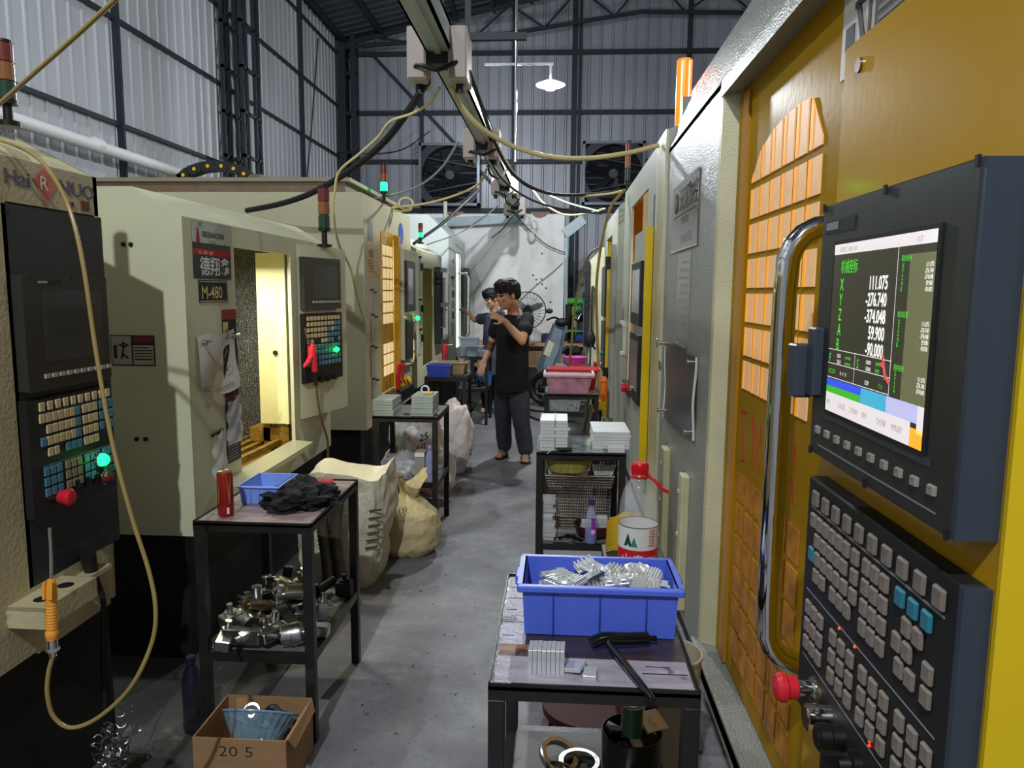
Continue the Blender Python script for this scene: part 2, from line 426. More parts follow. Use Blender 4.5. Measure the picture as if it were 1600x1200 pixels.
# ---------------------------------------------------------------- big wall fixtures
def exhaust_fan(cx, cz, label):
    r = thing('exhaust_fan', label, 'exhaust fan', (cx, YB-.1, cz-.6), 0, 'exhaust fans on the back wall')
    y = YB-.16; f = MB()
    for a, b, c, d in ((-.6, .6, .55, .6), (-.6, .6, -.6, -.55), (-.6, -.55, -.6, .6), (.55, .6, -.6, .6)): f.box(cx+a, cx+b, y-.2, y+.06, cz+c, cz+d)
    f.build('frame', M('galvanised_fan_frame', '5d646b', .4, .6, nz=(5, .15)), r)
    n = 28; ring = MB()
    vs = []; fs = []
    for j in range(n):
        a = 2*pi*j/n; ca, sa = cos(a), sin(a); k = 1/max(abs(ca), abs(sa))
        vs += [(cx+.55*ca, y-.15, cz+.55*sa), (cx+.55*k*ca, y-.15, cz+.55*k*sa), (cx+.54*ca, y+.06, cz+.54*sa)]
    for j in range(n):
        a, b = 3*j, 3*((j+1) % n); fs += [(a, a+1, b+1, b), (a, b, b+2, a+2)]
    ring.add(vs, fs).build('shroud', M('fan_shroud', '2b2f35', .5, .3), r)
    sh = MB().box(cx-.55, cx+.55, y+.05, y+.06, cz-.55, cz+.55)
    for i in range(9): sh.bx((cx, y+.03, cz-.48+i*.12), (1.1, .01, .1), 0, 0, Matrix.Rotation(.5, 3, 'X'))
    sh.build('shutter', M('fan_shutter', '16181c', .5), r)
    h = MB().cyl((cx, y-.12, cz), (cx, y, cz), .09); h.build('hub', gun, r)
    for i in range(6):
        a = i*pi/3+.3; R = Matrix.Rotation(a, 3, 'Y') @ Matrix.Rotation(.5, 3, 'X')
        MB().bx(V((cx, y-.06, cz))+Matrix.Rotation(a, 3, 'Y') @ V((.29, 0, 0)), (.42, .012, .17), 0, 0, Matrix.Rotation(a, 3, 'Y') @ Matrix.Rotation(.55, 3, 'X')).build('blade', M('fan_blade', '202328', .45, .3), r)
    st = MB()
    for a in (-.35, .35): st.bar((cx-.55, y-.1, cz+a), (cx+.55, y-.1, cz+a*.4), .03, .03)
    st.build('strut', girt, r)
p = at(705, 276, 15); exhaust_fan(p.x, p.z, 'large square exhaust fan on back wall behind the hanging busbar')
p = at(957, 274, 15); exhaust_fan(p.x, p.z, 'large square exhaust fan on back wall above the right-hand machine row')
pt = MB().tube([(-4.2, 1.5, 2.90), (-4.2, 8.3, 2.86)], .055, 14)
for y in (3.4, 5.2, 6.6): pt.tube([(-4.2, y, 2.885), (-4.2, y+.1, 2.885)], .062, 14)
tag(pt.build('drain_pipe', M('pvc_white', 'd9d9d6', .4)), 'white plastic pipe running along the left corrugated wall', 'pipe')

# hanging busbar with its tap-off boxes
br = thing('power_busbar', 'long pale green hanging busbar duct with beige tap-off boxes above the aisle', 'busbar', (-.61, 7, 2.8))
b = MB(); b.box(-.69, -.56, 1.6, 11.98, 2.80, 2.82).box(-.655, -.595, 1.6, 11.98, 2.82, 2.91).box(-.69, -.56, 1.6, 11.98, 2.91, 2.93)
b.box(-.69, -.68, 1.6, 11.98, 2.80, 2.93).box(-.57, -.56, 1.6, 11.98, 2.80, 2.93).box(-.64, -.61, 1.6, 11.98, 2.785, 2.80)
b.build('duct', M('pale_green_duct', 'bccabf', .4, .1, nz=(3, .1)), br)
tapm = M('tap_box_beige', 'c9c3b2', .45); boot = 0
for (y, xs, h) in ((3.85, (-.735, -.525), .26), (6.15, (-.745, -.545), .24), (8.6, (-.74, -.53), .2), (10.6, (-.74, -.53), .25)):
    for i, x in enumerate(xs):
        t = MB().box(x-.048, x+.048, y, y+.22, 2.84-h*.7, 2.84+h*.3, 0, .008)
        t.box(x-.044, x+.044, y-.012, y+.002, 2.84-h*.68, 2.84+h*.28, 1, .004)
        tb = t.build('tap_box', [tapm, M('tap_box_lid', 'a3948a' if y < 5 else 'c3c2b8', .5)], br)
        MB().cyl((x, y+.1, 2.84-h*.7), (x, y+.1, 2.80-h*.7), .022).build('gland', gun, tb)
    MB().box(-.72, -.5, y+.02, y+.14, 2.74, 2.79).build('clamp', frame_black, br)
    lp = spline([(-.76, y+.05, 2.80-h*.4), (-.72, y-.03, 2.72), (-.62, y-.05, 2.69), (-.54, y-.02, 2.73), (-.5, y+.05, 2.76)], 6)
    MB().tube(lp, .011, 7).build('jumper_cable', rubber, br)
for y in (7.3, 9.6):
    MB().tube(spline([(-.7, y, 2.8), (-.66, y-.1, 2.7), (-.58, y-.05, 2.68), (-.52, y+.1, 2.78)], 6), .012, 6).build('jumper_cable', rubber, br)
sf = thing('hanger_frame', 'dark steel hanger post and cross arm dropping from roof to the busbar', 'hanger', (-.5, 4.05, 2.7))
p0 = at(731, 140, 4.05); MB().box(p0.x-.013, p0.x+.013, 4.03, 4.07, 2.66, 7.2).build('post', girt, sf)
p1 = at(735, 58, 4.05); p2 = at(823, 60, 4.05); MB().box(p1.x-.2, p2.x, 4.035, 4.065, p1.z-.018, p1.z+.018).build('cross_arm', girt, sf)
x = at(690, 40, 4.05).x; MB().box(x-.01, x+.01, 4.04, 4.06, 2.95, 7.2).build('post', girt, sf)

# pendant lamps
lampglow = M('lamp_glow', 'f4f8ff', .3, emit=40)
def pendant(loc, label, arm=False, group='white saucer lamps'):
    x, y, z = loc; r = thing('pendant_lamp', label, 'lamp', (x, y, z), 0, group)
    MB().lathe([(.03, .05), (.07, .04), (.15, .005), (.152, 0), (.145, -.004), (.07, .005)], (x, y, z), 28, caps=False).build('dish', M('lamp_dish', 'e8ecf2', .35, emit=1.2), r)
    MB().sph((x, y, z-.012), (.072, .072, .045), 16).build('bulb', lampglow, r)
    MB().cyl((x, y, z+.04), (x, y, z+.2), .012).build('stem', white_pl, r)
    if arm:
        MB().box(x-.69, x+.03, y-.012, y+.012, z+.2, z+.222).build('arm', M('pale_arm', 'b9bcc2', .4), r)
        px = x-.36; MB().cyl((px, y, 2.96), (px, y, 7.35), .016).build('pole', chrome, r)
    else: MB().cyl((x, y, z+.2), (x, y, 7.0 if abs(x) < 3 else 6.55), .008).build('pole', girt, r)
pendant(LAMP_FILL_SPOTS[0], 'bright white saucer lamp hanging over the aisle in front of back wall', True, None)
# ---------------------------------------------------------------- machine tools
def enclosure(root, xf, d, y0, y1, zb, zt, cx, cz, D, op, mat, inner=None, base=True, name='cabinet'):
    X = lambda t: xf-d*t
    b = MB(); T = .02
    prof = [(0, zb), (0, zt-cz), (cx, zt), (D, zt), (D, zb)]
    for y in (y0, y1-T): b.prism([(X(t), y, z) for t, z in prof], (0, T, 0))
    a, c, e, g = op
    for (p, q, r_, s_) in ((y0+T, a, zb, zt-cz), (c, y1-T, zb, zt-cz), (a, c, zb, e), (a, c, g, zt-cz)):
        if q-p > .001 and s_-r_ > .001: b.box(X(0), X(T), p, q, r_, s_)
    n = sqrt(cx*cx+cz*cz) or 1
    b.prism([(X(0), y0+T, zt-cz), (X(cx), y0+T, zt), (X(cx), y0+T, zt-.02), (X(.02), y0+T, zt-cz-.01)], (0, y1-y0-2*T, 0))
    b.box(X(cx), X(D), y0+T, y1-T, zt-T, zt); b.box(X(D-T), X(D), y0+T, y1-T, zb, zt-T)
    o = b.build(name, mat, root)
    if base:
        MB().box(X(.06), X(D), y0+.03, y1-.03, 0, zb).build('base', M('plinth_black', '151413', .55, nz=(5, .3)), root)
    if inner:
        i = MB(); E0, E1 = a-.05, min(c+.42, y1-.05); dd = .62
        i.box(X(dd), X(dd+.02), E0, E1, e-.15, g+.08, 1); i.box(X(.03), X(dd), E0-.02, E0, e-.15, g+.08); i.box(X(.03), X(dd), E1, E1+.02, e-.15, g+.08, 1)
        i.box(X(.03), X(dd), E0, E1, g+.08, g+.1); i.box(X(.03), X(dd), E0, E1, e-.17, e-.15, 1)
        i.build('interior', inner, root)
    return o
def tower_light(root, x, y, z0, h, lit=None, r=.027, flip=0):
    """stack light on a machine roof: three coloured lenses"""
    t = MB().lathe([(r*1.3, 0), (r*1.3, .015), (r*.5, .02), (r*.5, h*.25), (r*1.08, h*.26), (r*1.08, h*.32), (0, h*.32)], (x, y, z0), 16)
    cols = [('green', '24402f', '10ff58'), ('amber', '85552f', 'ff9a20'), ('red', '6b2c28', 'ff3020')]
    g = t.build('tower_light', gun, root)
    MB().cyl((x, y, z0+h*.97), (x, y, z0+h), r*.95).build('cap', gun, g)
    zz = z0+h*.32; hh = h*.65/3
    for n, dark, br in cols:
        on = lit == n
        MB().lathe([(r, 0), (r, hh*.9), (r*.85, hh*.92), (r*.85, hh)], (x, y, zz), 16).build('lens', M(n+('_lens_lit' if on else '_lens'), br if on else dark, .25, emit=7 if on else 0), g)
        zz += hh
    return g
def key_rows(b, org, right, up, nr, rows, kw, kh, d=.006, mats=(0, 1)):
    """rows: list of (v, [(u, mat)...]); keys as small chamfered blocks on the plane"""
    R = Matrix((right, up, nr)).transposed()
    for v, ks in rows:
        for u, m in ks: b.bx(V(org)+right*u+up*v+nr*(d/2), (kw, kh, d), m, .0015, R)
def mushroom(root, c, nr, s=1.0, body=chrome):
    nr = V(nr); c = V(c)
    e = MB().lathe([(.019*s, 0), (.019*s, .006*s), (.014*s, .008*s), (.014*s, .035*s)], c, 18, 0, nr).build('stop_button', body, root)
    MB().lathe([(.013*s, .03*s), (.02*s, .034*s), (.021*s, .05*s), (.026*s, .054*s), (.026*s, .062*s), (.02*s, .07*s), (0, .073*s)], c, 20, 0, nr).build('button_head', red_pl, e)
    return e
def papery(fn, nu, nv, mats, name, label, cat, th=.0012, extra=None, parent=None):
    b = MB(); b.grid(fn, nu, nv); n = len(b.v)
    b.add([p for p in b.v], [f[::-1] for f in b.f])
    if extra: extra(b)
    o = b.build(name, mats, parent)
    return tag(o, label, cat) if parent is None else o

Z = V((0, 0, 1)); YP = V((0, 1, 0)); YM = V((0, -1, 0)); XP = V((1, 0, 0)); XM = V((-1, 0, 0))

# ======== near right machine with lit yellow door (front faces -X)
m1 = thing('machining_center', 'nearest yellow and grey machining centre on the right with lit window door', 'machine', (1.1, 2.5, 0))
F = .60
b = MB(); b.box(F, F+.06, 2.93, 4.24, .10, 2.385)                         # front column panel
b.prism([(F, .5, 2.385), (.715, .5, 2.70), (.735, .5, 2.70), (.64, .5, 2.36), (F, .5, 2.36)], (0, 3.74, 0))   # sloped header
b.box(.72, 1.9, .5, 4.24, 2.66, 2.70).box(1.88, 1.9, .5, 4.24, .1, 2.68).box(F+.06, 1.88, 4.22, 4.24, .1, 2.66)
b.box(F, .68, .5, 2.93, 2.33, 2.362); b.build('cabinet', hammer, m1)
j = MB().prism([(F, 2.93, .18), (F+.004, 2.90, .18), (.672, 2.86, .18), (.70, 2.93, .18)], (0, 0, 2.16)); j.build('door_jamb', hammer_cream, m1)
s_ = MB(); s_.box(.575, .70, .4, 2.93, .12, .178).box(.575, .585, .4, 2.93, .10, .19); s_.bar((.575, .4, .185), (.575, 2.93, .185), .012, .012); s_.build('sill', hammer, m1)
MB().box(.62, 1.8, .4, 4.2, 0, .12).build('base', soft_black, m1)
# door with its grid of small panes
dr = MB().box(.665, .70, 1.30, 2.85, .19, 2.33).box(.655, .665, 2.80, 2.85, .19, 2.33); door = dr.build('door', M('door_yellow_shaded', 'a37c18', .3, nz=(2, .1), bump=(45, .05), spec=.1, ior=1.12), m1)  # pod's yellow darkened: the weaker light on the door is in its colour
tr = MB().box(.655, .668, 2.72, 2.80, .19, 2.31); tr.build('door_edge', M('door_edge_orange', 'b0781c', .35), door)
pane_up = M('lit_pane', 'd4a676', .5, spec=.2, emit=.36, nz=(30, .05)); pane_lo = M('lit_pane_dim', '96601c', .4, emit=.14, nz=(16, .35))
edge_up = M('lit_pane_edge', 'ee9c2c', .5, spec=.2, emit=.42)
cols = [2.665-.118*i for i in range(6)]
def pane_row(zt, hts, mat, lo):
    for i, y in enumerate(cols):
        if hts[i] is None: continue
        zlo, zl, zr = hts[i]
        y1, y2 = y-.012, y-.105
        P = [(.6645, y1, zlo), (.6645, y2, zlo), (.6645, y2, zr), (.6645, y1, zl)]
        q = MB().prism(P, (-.004, 0, 0)); q.prism([(.6605, y1, zlo), (.6605, y1-.022, zlo), (.6605, y1-.022, zl+(zr-zl)*.25), (.6605, y1, zl)], (-.0015, 0, 0), 1)
        q.build('window_pane', [mat, edge_up if not lo else pane_lo], door)
arch = [(None, 1.985, 2.07), (None, 2.075, 2.10), (None, 2.105, 2.118), (None, 2.12, 2.122), (None, 2.122, 2.118), (None, 2.112, 1.995)]
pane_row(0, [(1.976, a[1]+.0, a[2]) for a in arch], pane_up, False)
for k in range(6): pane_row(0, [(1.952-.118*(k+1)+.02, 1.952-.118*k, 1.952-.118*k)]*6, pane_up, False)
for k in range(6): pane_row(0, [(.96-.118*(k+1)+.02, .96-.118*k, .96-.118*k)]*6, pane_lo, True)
# red hand-painted strokes
for (a, c, wd) in (((1161, 643), (1160, 718), 2), ((1176, 652), (1175, 732), 1.6), ((1178, 655), (1187, 742), 2.6), ((1189, 662), (1187, 700), 1.6), ((1242, 692), (1238, 782), 2), ((1236, 745), (1240, 788), 2.4), ((1157, 641), (1168, 646), 4), ((1157, 719), (1164, 720), 3)):
    p, q = atX(*a, .664), atX(*c, .664); MB().bar(p, q, wd*.0022, .002, 0, (1, 0, 0)).build('red_scribble', ink_r, door)
hp = [(.665, 1.70, 1.745), (.60, 1.70, 1.75)] + [(.60-.09*sin(a), 1.70, 1.66+.09*cos(a)) for a in (.35, .7, 1.05, 1.4)] + [(.508, 1.70, 1.60), (.508, 1.70, .87)] + [(.60-.09*cos(a), 1.70, .81-.09*sin(a)) for a in (.15, .5, .85, 1.2)] + [(.60, 1.70, .72), (.665, 1.70, .722)]
MB().tube(hp, .026, 16).build('handle', chrome, door)
# warning plate above the pod
wz = lambda px, py: atX(px, py, .662)
w1 = MB(); y0, y1 = 1.875, 1.40
w1.box(.6615, .664, 1.40, 1.875, 2.10, 2.30, 0)
w1.box(.660, .6615, 1.405, 1.69, 2.11, 2.30, 1)
for i in range(8): w1.box(.6592, .66, 1.43, 1.67, 2.125+i*.021, 2.135+i*.021, 2)
w1.box(.660, .6615, 1.71, 1.725, 2.13, 2.27, 1).box(.660, .6615, 1.80, 1.85, 2.16, 2.21, 1); w1.bar((.660, 1.78, 2.24), (.660, 1.74, 2.14), .02, .002, 1, (1, 0, 0)); w1.bar((.660, 1.84, 2.16), (.660, 1.80, 2.12), .012, .002, 1, (1, 0, 0)); w1.bar((.66, 1.80, 2.245), (.66, 1.74, 2.245), .014, .002, 1, (1, 0, 0))
w1.build('warning_plate', [M('plate_pale', 'b3aba0', .5), ink, M('plate_grey_lines', '6b655f', .6)], m1)
# control pod
pod = MB().box(.478, .664, .79, 1.34, .30, 2.012, 0, .004).box(.664, .90, .79, .82, .3, 2.0).build('control_pod', yellow, m1)
MB().box(.476, .90, .783, .79, .30, 2.012).build('pod_side', yellow2, pod)
MB().cyl((.474, 1.27, 1.965), (.478, 1.27, 1.965), .012, n=16).build('rivet', brass, pod)
sp = thing_part = MB()
sp.box(.432, .478, .805, 1.262, 1.334, 1.742, 0, .003); sp.box(.4325, .478, .797, .806, 1.336, 1.740, 1)
sp.box(.4305, .432, .86, 1.205, 1.402, 1.412, 1); sp.box(.431, .432, .84, 1.22, 1.352, 1.354, 2)
scr = sp.build('screen_unit', [bezel, bezel_side, grey_pl], m1)
for y in (.812, 1.03, 1.255):
    for z in (1.338, 1.738): MB().bx((.431, y, z), (.004, .006, .012)).build('screw_slot', soft_black, scr)
# usb cover on the far side of the screen
MB().box(.418, .45, 1.225, 1.262, 1.432, 1.545, 0, .003).box(.40, .432, 1.262, 1.305, 1.425, 1.515, 0, .003).build('port_cover', bezel_side, scr)
MB().box(.4312, .432, 1.125, 1.245, 1.695, 1.715).box(.4308, .4312, 1.19, 1.24, 1.70, 1.712, 1).build('maker_strip', [soft_black, grey_pl], scr)
# display with its figures
xs = .4295; y_l, y_r, z_b, z_t = 1.192, .878, 1.417, 1.675; W_, H_ = y_l-y_r, z_t-z_b
def sc(u, v, dx=0): return V((xs-dx, y_l-u*W_, z_t-v*H_))
ds = MB()
def rect(u0, v0, u1, v1, m, dx=.0003):
    ds.add([sc(u0, v1, dx), sc(u1, v1, dx), sc(u1, v0, dx), sc(u0, v0, dx)], [(0, 1, 2, 3)], m)
ds.box(xs, .432, y_r-.006, y_l+.006, z_b-.006, z_t+.006, 8)
rect(0, 0, 1, 1, 0, .0002); rect(0, 0, 1, .06, 1); rect(.80, .10, 1, .80, 9)
rect(0, .80, .42, .845, 4); rect(0, .845, .42, .885, 5); rect(.42, .80, .68, .885, 6); rect(.68, .80, .95, .885, 7); rect(.95, .80, 1, .93, 1); rect(0, .885, .9, 1, 1); rect(.9, .91, 1, 1, 10)
for v in (.62, .705, .79): rect(0, v, .70, v+.004, 1, .0005)
rect(.695, .06, .699, .80, 1, .0005); rect(.33, .62, .333, .79, 1, .0005)
def stx(t, u, v, h, m, al='LEFT', sx=.8, bold=0): ds.text(t, sc(u, v), YM, Z, h*H_, m, .0008, sx, al, bold)
stx('机械座标', .10, .165, .085, 3, 'LEFT', .72)
for i, (a, n) in enumerate((('X', '111.075'), ('Y', '-276.740'), ('Z', '-374.048'), ('A', '59.900'), ('B', '-90.000'))):
    stx(a, .10, .27+i*.088, .10, 3, 'LEFT', .75, .008); stx(n, .62, .265+i*.088, .10, 2, 'RIGHT', .72, .018)
stx('F', .02, .70, .075, 3); stx('S', .36, .70, .075, 3)
for u, v, t, m in ((.12, .665, '150.0', 2), (.22, .665, 'mm/min', 3), (.12, .70, '225.0', 2), (.22, .70, 'mm/min', 3), (.46, .665, '15000', 2), (.56, .665, 'RPM', 3), (.46, .70, '15000', 2), (.56, .70, 'RPM', 3), (.02, .765, '加工工件', 3), (.46, .775, '1238', 2), (.60, .775, 'T  5', 3), (.17, .765, '0   4   11', 2)): stx(t, u, v, .032, m)
stx('相对座标', .73, .13, .034, 3); stx('剩余距离', .73, .40, .034, 3); stx('程序座标', .73, .66, .034, 3)
for k, v0 in enumerate((.165, .435, .69)):
    for i, a in enumerate('XYZAB' if k < 2 else 'XYZA'): stx(a, .74, v0+.028*i, .034, 3)
    for i, n in enumerate(('111.075', '-276.740', '-374.048', '59.900', '-90.000')[:5 if k < 2 else 3]): stx(n, .99, v0+.028*i, .032, 2, 'RIGHT', .7)
for i, t in enumerate(('程序', '刀具设定', '工件座标', '维护', '刀长测量', '参数设定')): stx(t, .02+.145*i, .955, .036, 11)
stx('自动加工  00001  N0', .08, .045, .034, 11); stx('13:27', .85, .045, .034, 11)
for a, c in (((.62, .60), (.66, .72)), ((.64, .66), (.60, .645)), ((.655, .70), (.70, .735))): ds.bar(sc(*a, .001), sc(*c, .001), .004, .001, 12, (1, 0, 0))
E_ = lambda n, c, e: M(n, c, .25, emit=e)
ds.build('display', [E_('lcd_dark', '3d3d33', .25), E_('lcd_white', 'd8cfcf', .75), E_('lcd_figures', 'f0ece6', .9), E_('lcd_green', '46d23a', .7), E_('lcd_blue', '2f4fd8', .75), E_('lcd_lime', '3fae2a', .7), E_('lcd_cyan', '41a3c4', .75), E_('lcd_lilac', 'b2b0da', .75), soft_black, E_('lcd_olive', '6f7050', .45), E_('lcd_orange', 'f0a52c', .8), E_('lcd_grey', '8f8a8c', .4), E_('lcd_red', 'c85a50', .6)], scr, 35)
keycap = M('worn_keycap', '786d63', .5, nz=(90, .2)); keycap_s = M('soft_key', '8b857c', .5, nz=(90, .2)); teal_key = M('teal_key', '2b7180', .45)
kmesh = MB().bx((0, 0, 0), (.009, .020, .024), 0, .003); kproto = None
def key(parent, x, y, z, mat, wy=1.0, wz=1.0):
    global kproto
    if kproto is None: kproto = {}
    if mat.name not in kproto:
        o = MB().bx((0, 0, 0), (.007, .020, .025), 0, .0025).build('key', mat, parent, local=True); kproto[mat.name] = o
    else:
        o = kproto[mat.name].copy(); COL.objects.link(o); o.parent = parent
    o.location = V((x, y, z))-WOFF[parent]; o.scale = (1, wy, wz)
for i in range(10): key(scr, .4305, 1.222-i*.0415, 1.378, keycap_s, .85, .5)
kb = MB().box(.447, .478, .805, 1.295, .862, 1.283, 0, .003); kb.box(.4462, .447, .83, 1.275, 1.232, 1.235, 1)
kb.box(.447, .478, .797, .806, .865, 1.281, 2)
for a, c in (((1.275, 1.085), (.83, 1.085)), ((1.275, .965), (.83, .965))): kb.box(.4464, .447, c[0], a[0], a[1]-.001, a[1]+.001, 1)
kbd = kb.build('keyboard_unit', [soft_black, grey_pl, bezel_side], m1)
ky = lambda u: 1.262-u
for i in range(10): key(kbd, .444, ky(.012+i*.0455), 1.253, keycap, 1.3, 1.1)
pat = [(1.214, [0, 1, 2, 3, 4, 5, 6.2, 7.6, 8.6, 9.6, 11.2, 12.4, 13.6]), (1.184, [.8, 1.8, 2.8, 3.8, 4.8, 6.2, 7.6, 8.6, 9.6, 12.0, 13.0]), (1.154, [0, 1, 2, 3, 4, 5, 6.2, 7.6, 8.6, 9.6, 11.2, 12.2, 14.0]),
       (1.124, [.9, 1.9, 3.6, 4.6, 5.6, 7.6, 8.6, 9.6, 11.6, 12.6, 14.0]), (1.058, [0, 1, 2, 4, 5.2, 6.4, 8, 9.2, 10.4, 12, 13.2, 14.4]), (1.026, [0, 1, 2, 4, 5.2, 6.4, 8, 9.2, 10.4, 12, 13.2, 14.4]), (.994, [0, 1, 2, 4, 5.2, 6.4, 8, 9.2, 10.4, 12, 13.2, 14.4])]
for z, us in pat:
    for u in us:
        tl = (z == 1.154 and u == 0) or (z == 1.214 and u > 11)
        key(kbd, .4445, ky(.008+u*.0287), z, teal_key if tl else keycap, 1.14, 1.0)
for y, z in ((1.12, 1.083), (1.06, 1.083), (.99, .978), (.99, .972)): MB().bx((.4455, y, z), (.002, .003, .003)).build('indicator', red_led, kbd)
MB().lathe([(.03, 0), (.03, .003), (.02, .004)], (.447, 1.205, .925), 20, 0, XM).build('collar_ring', brass, kbd)
mushroom(kbd, (.447, 1.205, .935), XM, .95)
for i, (y, mt) in enumerate(((1.14, brass), (1.085, gun))):
    MB().lathe([(.019, 0), (.019, .018), (.021, .02), (.021, .036), (.018, .037), (0, .037)], (.447, y, .922), 18, 0, XM).build('push_button', chrome if i == 0 else gun, kbd)
    MB().lathe([(.0165, .037), (.0165, .039), (0, .039)], (.447, y, .922), 18, 0, XM).build('button_cap', mt, kbd)
k_ = MB().lathe([(.022, 0), (.022, .012), (.016, .014), (.014, .03), (0, .03)], (.447, 1.025, .918), 14, 0, XM); k_.bx((.41, 1.025, .918), (.03, .012, .034)); k_.build('rotary_knob', gun, kbd)
# furniture on the front column panel
npm = M('name_plate', '8c8680', .18, .75, nz=(3, .1))
n = MB().box(.595, .60, 3.28, 4.0, 1.81, 2.13, 0, .002)
n.box(.593, .595, 3.27, 4.01, 2.128, 2.136, 1).box(.593, .595, 3.27, 4.01, 1.804, 1.812, 1)
n.text('天赐数控', (.5935, 3.78, 2.005), YM, Z, .12, 2, .001, 1.0, 'LEFT', .01); n.lathe([(.05, 0), (.05, .002)], (.594, 3.88, 2.045), 20, 2, XM); n.lathe([(.04, 0), (.04, .0025)], (.594, 3.88, 2.045), 20, 0, XM); n.box(.5915, .594, 3.87, 3.89, 2.0, 2.09, 2)
n.text('VMC-850', (.5935, 3.72, 1.93), YM, Z, .05, 2); n.box(.5932, .594, 3.34, 3.95, 1.975, 1.98, 2); n.text('机床有限公司', (.5935, 3.72, 1.84), YM, Z, .05, 3)
n.build('name_plate', [npm, chrome, ink, ink_g], m1)
ls = MB().box(.5965, .60, 3.42, 3.78, 1.30, 1.79, 0)
for i in range(12): ls.box(.596, .5966, 3.46, 3.74-.05*(i % 3), 1.34+i*.036, 1.352+i*.036, 1)
ls.build('instruction_label', [M('label_film', '8e8d88', .25, .3), ink_g], m1)
for (y0_, y1_, z0_, z1_) in ((3.80, 3.92, .16, .785), (3.24, 3.33, .16, .785)):
    q = MB().box(.565, .60, y0_, y1_, z0_, z1_, 0, .004)
    for z in (.3, .5, .7): q.bx((.562, (y0_+y1_)/2+.03, z), (.008, .02, .014))
    q.build('hook_bar', gold_cream if y0_ > 3.5 else hammer_cream, m1)
for px, py in ((1066, 743), (1064, 771), (1038, 725)):
    p = atX(px, py, .585); MB().lathe([(.02, 0), (.02, .01), (.008, .014)], (.60, p.y, p.z), 12, 0, XM).build('bolt', gun, m1)

# hanging document pouch held by screws on the panel
dp = thing('document_pouch', 'dark document sleeve hung by hooks on the grey machine panel', 'document pouch', (.58, 3.5, 1.0))
def pf(u, v):
    y = 4.02-u*.86; z = 1.335-v*.36+(.03*u if v > .5 else -.02*u)*0
    return (.588-.02*sin(pi*u)-.004*sin(v*7+u*4), y, z-.10*max(0, v-.75)*(1-u)*2+.008*sin(u*5))
papery(pf, 14, 12, M('grey_sheet', '4a4b4c', .35), 'sheet', '', '', parent=dp)
for e_ in (0, 1): MB().tube([pf(e_, i/12) for i in range(13)], .006, 6).build('clear_edge', M('clear_edge', 'c9c9c5', .2), dp)
for u, v in ((.02, .02), (.98, .06), (.05, .93), (.98, .9)):
    p = V(pf(u, v)); h_ = MB().cyl(V((.599, p.y, p.z)), p-V((.03, 0, 0)), .007).cyl(p-V((.03, 0, 0)), p-V((.036, 0, 0)), .014); h_.build('hook', steel, dp)
MB().tube([(p := V(pf(.0, .02)))+V((-.05, .0+.022*cos(a), .022*sin(a))) for a in [i*pi/5 for i in range(10)]], .004, 6, closed=True).build('ring', steel, dp)

# ======== machine behind it on the right: cream column, opening, yellow pod
m2 = thing('machining_center', 'cream machining centre second on the right with yellow-edged control pod', 'machine', (1.1, 5.6, 0))
enclosure(m2, .60, -1, 4.27, 6.95, .12, 2.52, .05, .02, 1.4, (5.15, 6.3, .85, 2.3), cream2, [cream_in, M('inner_ochre', 'c08a28', .4, nz=(4, .2))])
MB().box(.585, .60, 4.27, 4.66, .14, 2.5).build('column_trim', hammer_cream, m2)
gl_ = M('amber_column_glow', 'ff5a12', .3, emit=2.6); tw = MB().cyl((.70, 4.45, 2.50), (.70, 4.45, 2.56), .03).build('tower_light', gun, m2)
MB().lathe([(.042, 0), (.044, .01), (.044, .36), (.036, .37), (0, .37)], (.70, 4.45, 2.55), 20).build('lens', gl_, tw)
for dx in (-.02, .022): MB().cyl((.70+dx, 4.41, 2.57), (.70+dx, 4.41, 2.90), .003).build('bright_strip', M('strip_glow', 'ffd0a0', .3, emit=5), tw)
MB().box(.585, .62, 4.67, 4.74, .3, 2.2).build('pod_gap', soft_black, m2)
pp = MB().box(.545, .60, 4.72, 5.42, .42, 2.0, 0).box(.538, .60, 4.70, 4.72, .42, 2.005, 1).build('control_pod', [cream2, yellow2], m2)
for z0_, z1_ in ((1.38, 1.80), (.86, 1.32)):
    q = MB().box(.525, .545, 4.80, 5.40, z0_, z1_, 0, .003).box(.523, .525, 4.86, 5.32, z0_+.08, z1_-.05, 1); q.build('screen_unit' if z0_ > 1 else 'keyboard_unit', [soft_black, M('glare_screen', '9aa0a4', .15) if z0_ > 1 else keycap], pp)
mushroom(pp, (.535, 5.05, .95), XM, 1.3)
MB().box(.605, .625, 5.16, 5.5, .86, 2.29).build('sliding_door', M('door_amber', 'c08c1a', .3, nz=(3, .1)), m2)
MB().box(.57, .62, 5.0, 6.4, .77, .85).build('sill', gun, m2)
pz = MB().box(.594, .602, 6.4, 6.75, 1.05, 1.32, 0); pz.bx((.58, 6.7, 1.33), (.04, .03, .03), 1).bx((.58, 6.5, 1.32), (.04, .03, .03), 1).bx((.58, 6.6, 1.06), (.04, .03, .03), 1); pz.build('notice_clips', [paper, white_pl], m2)
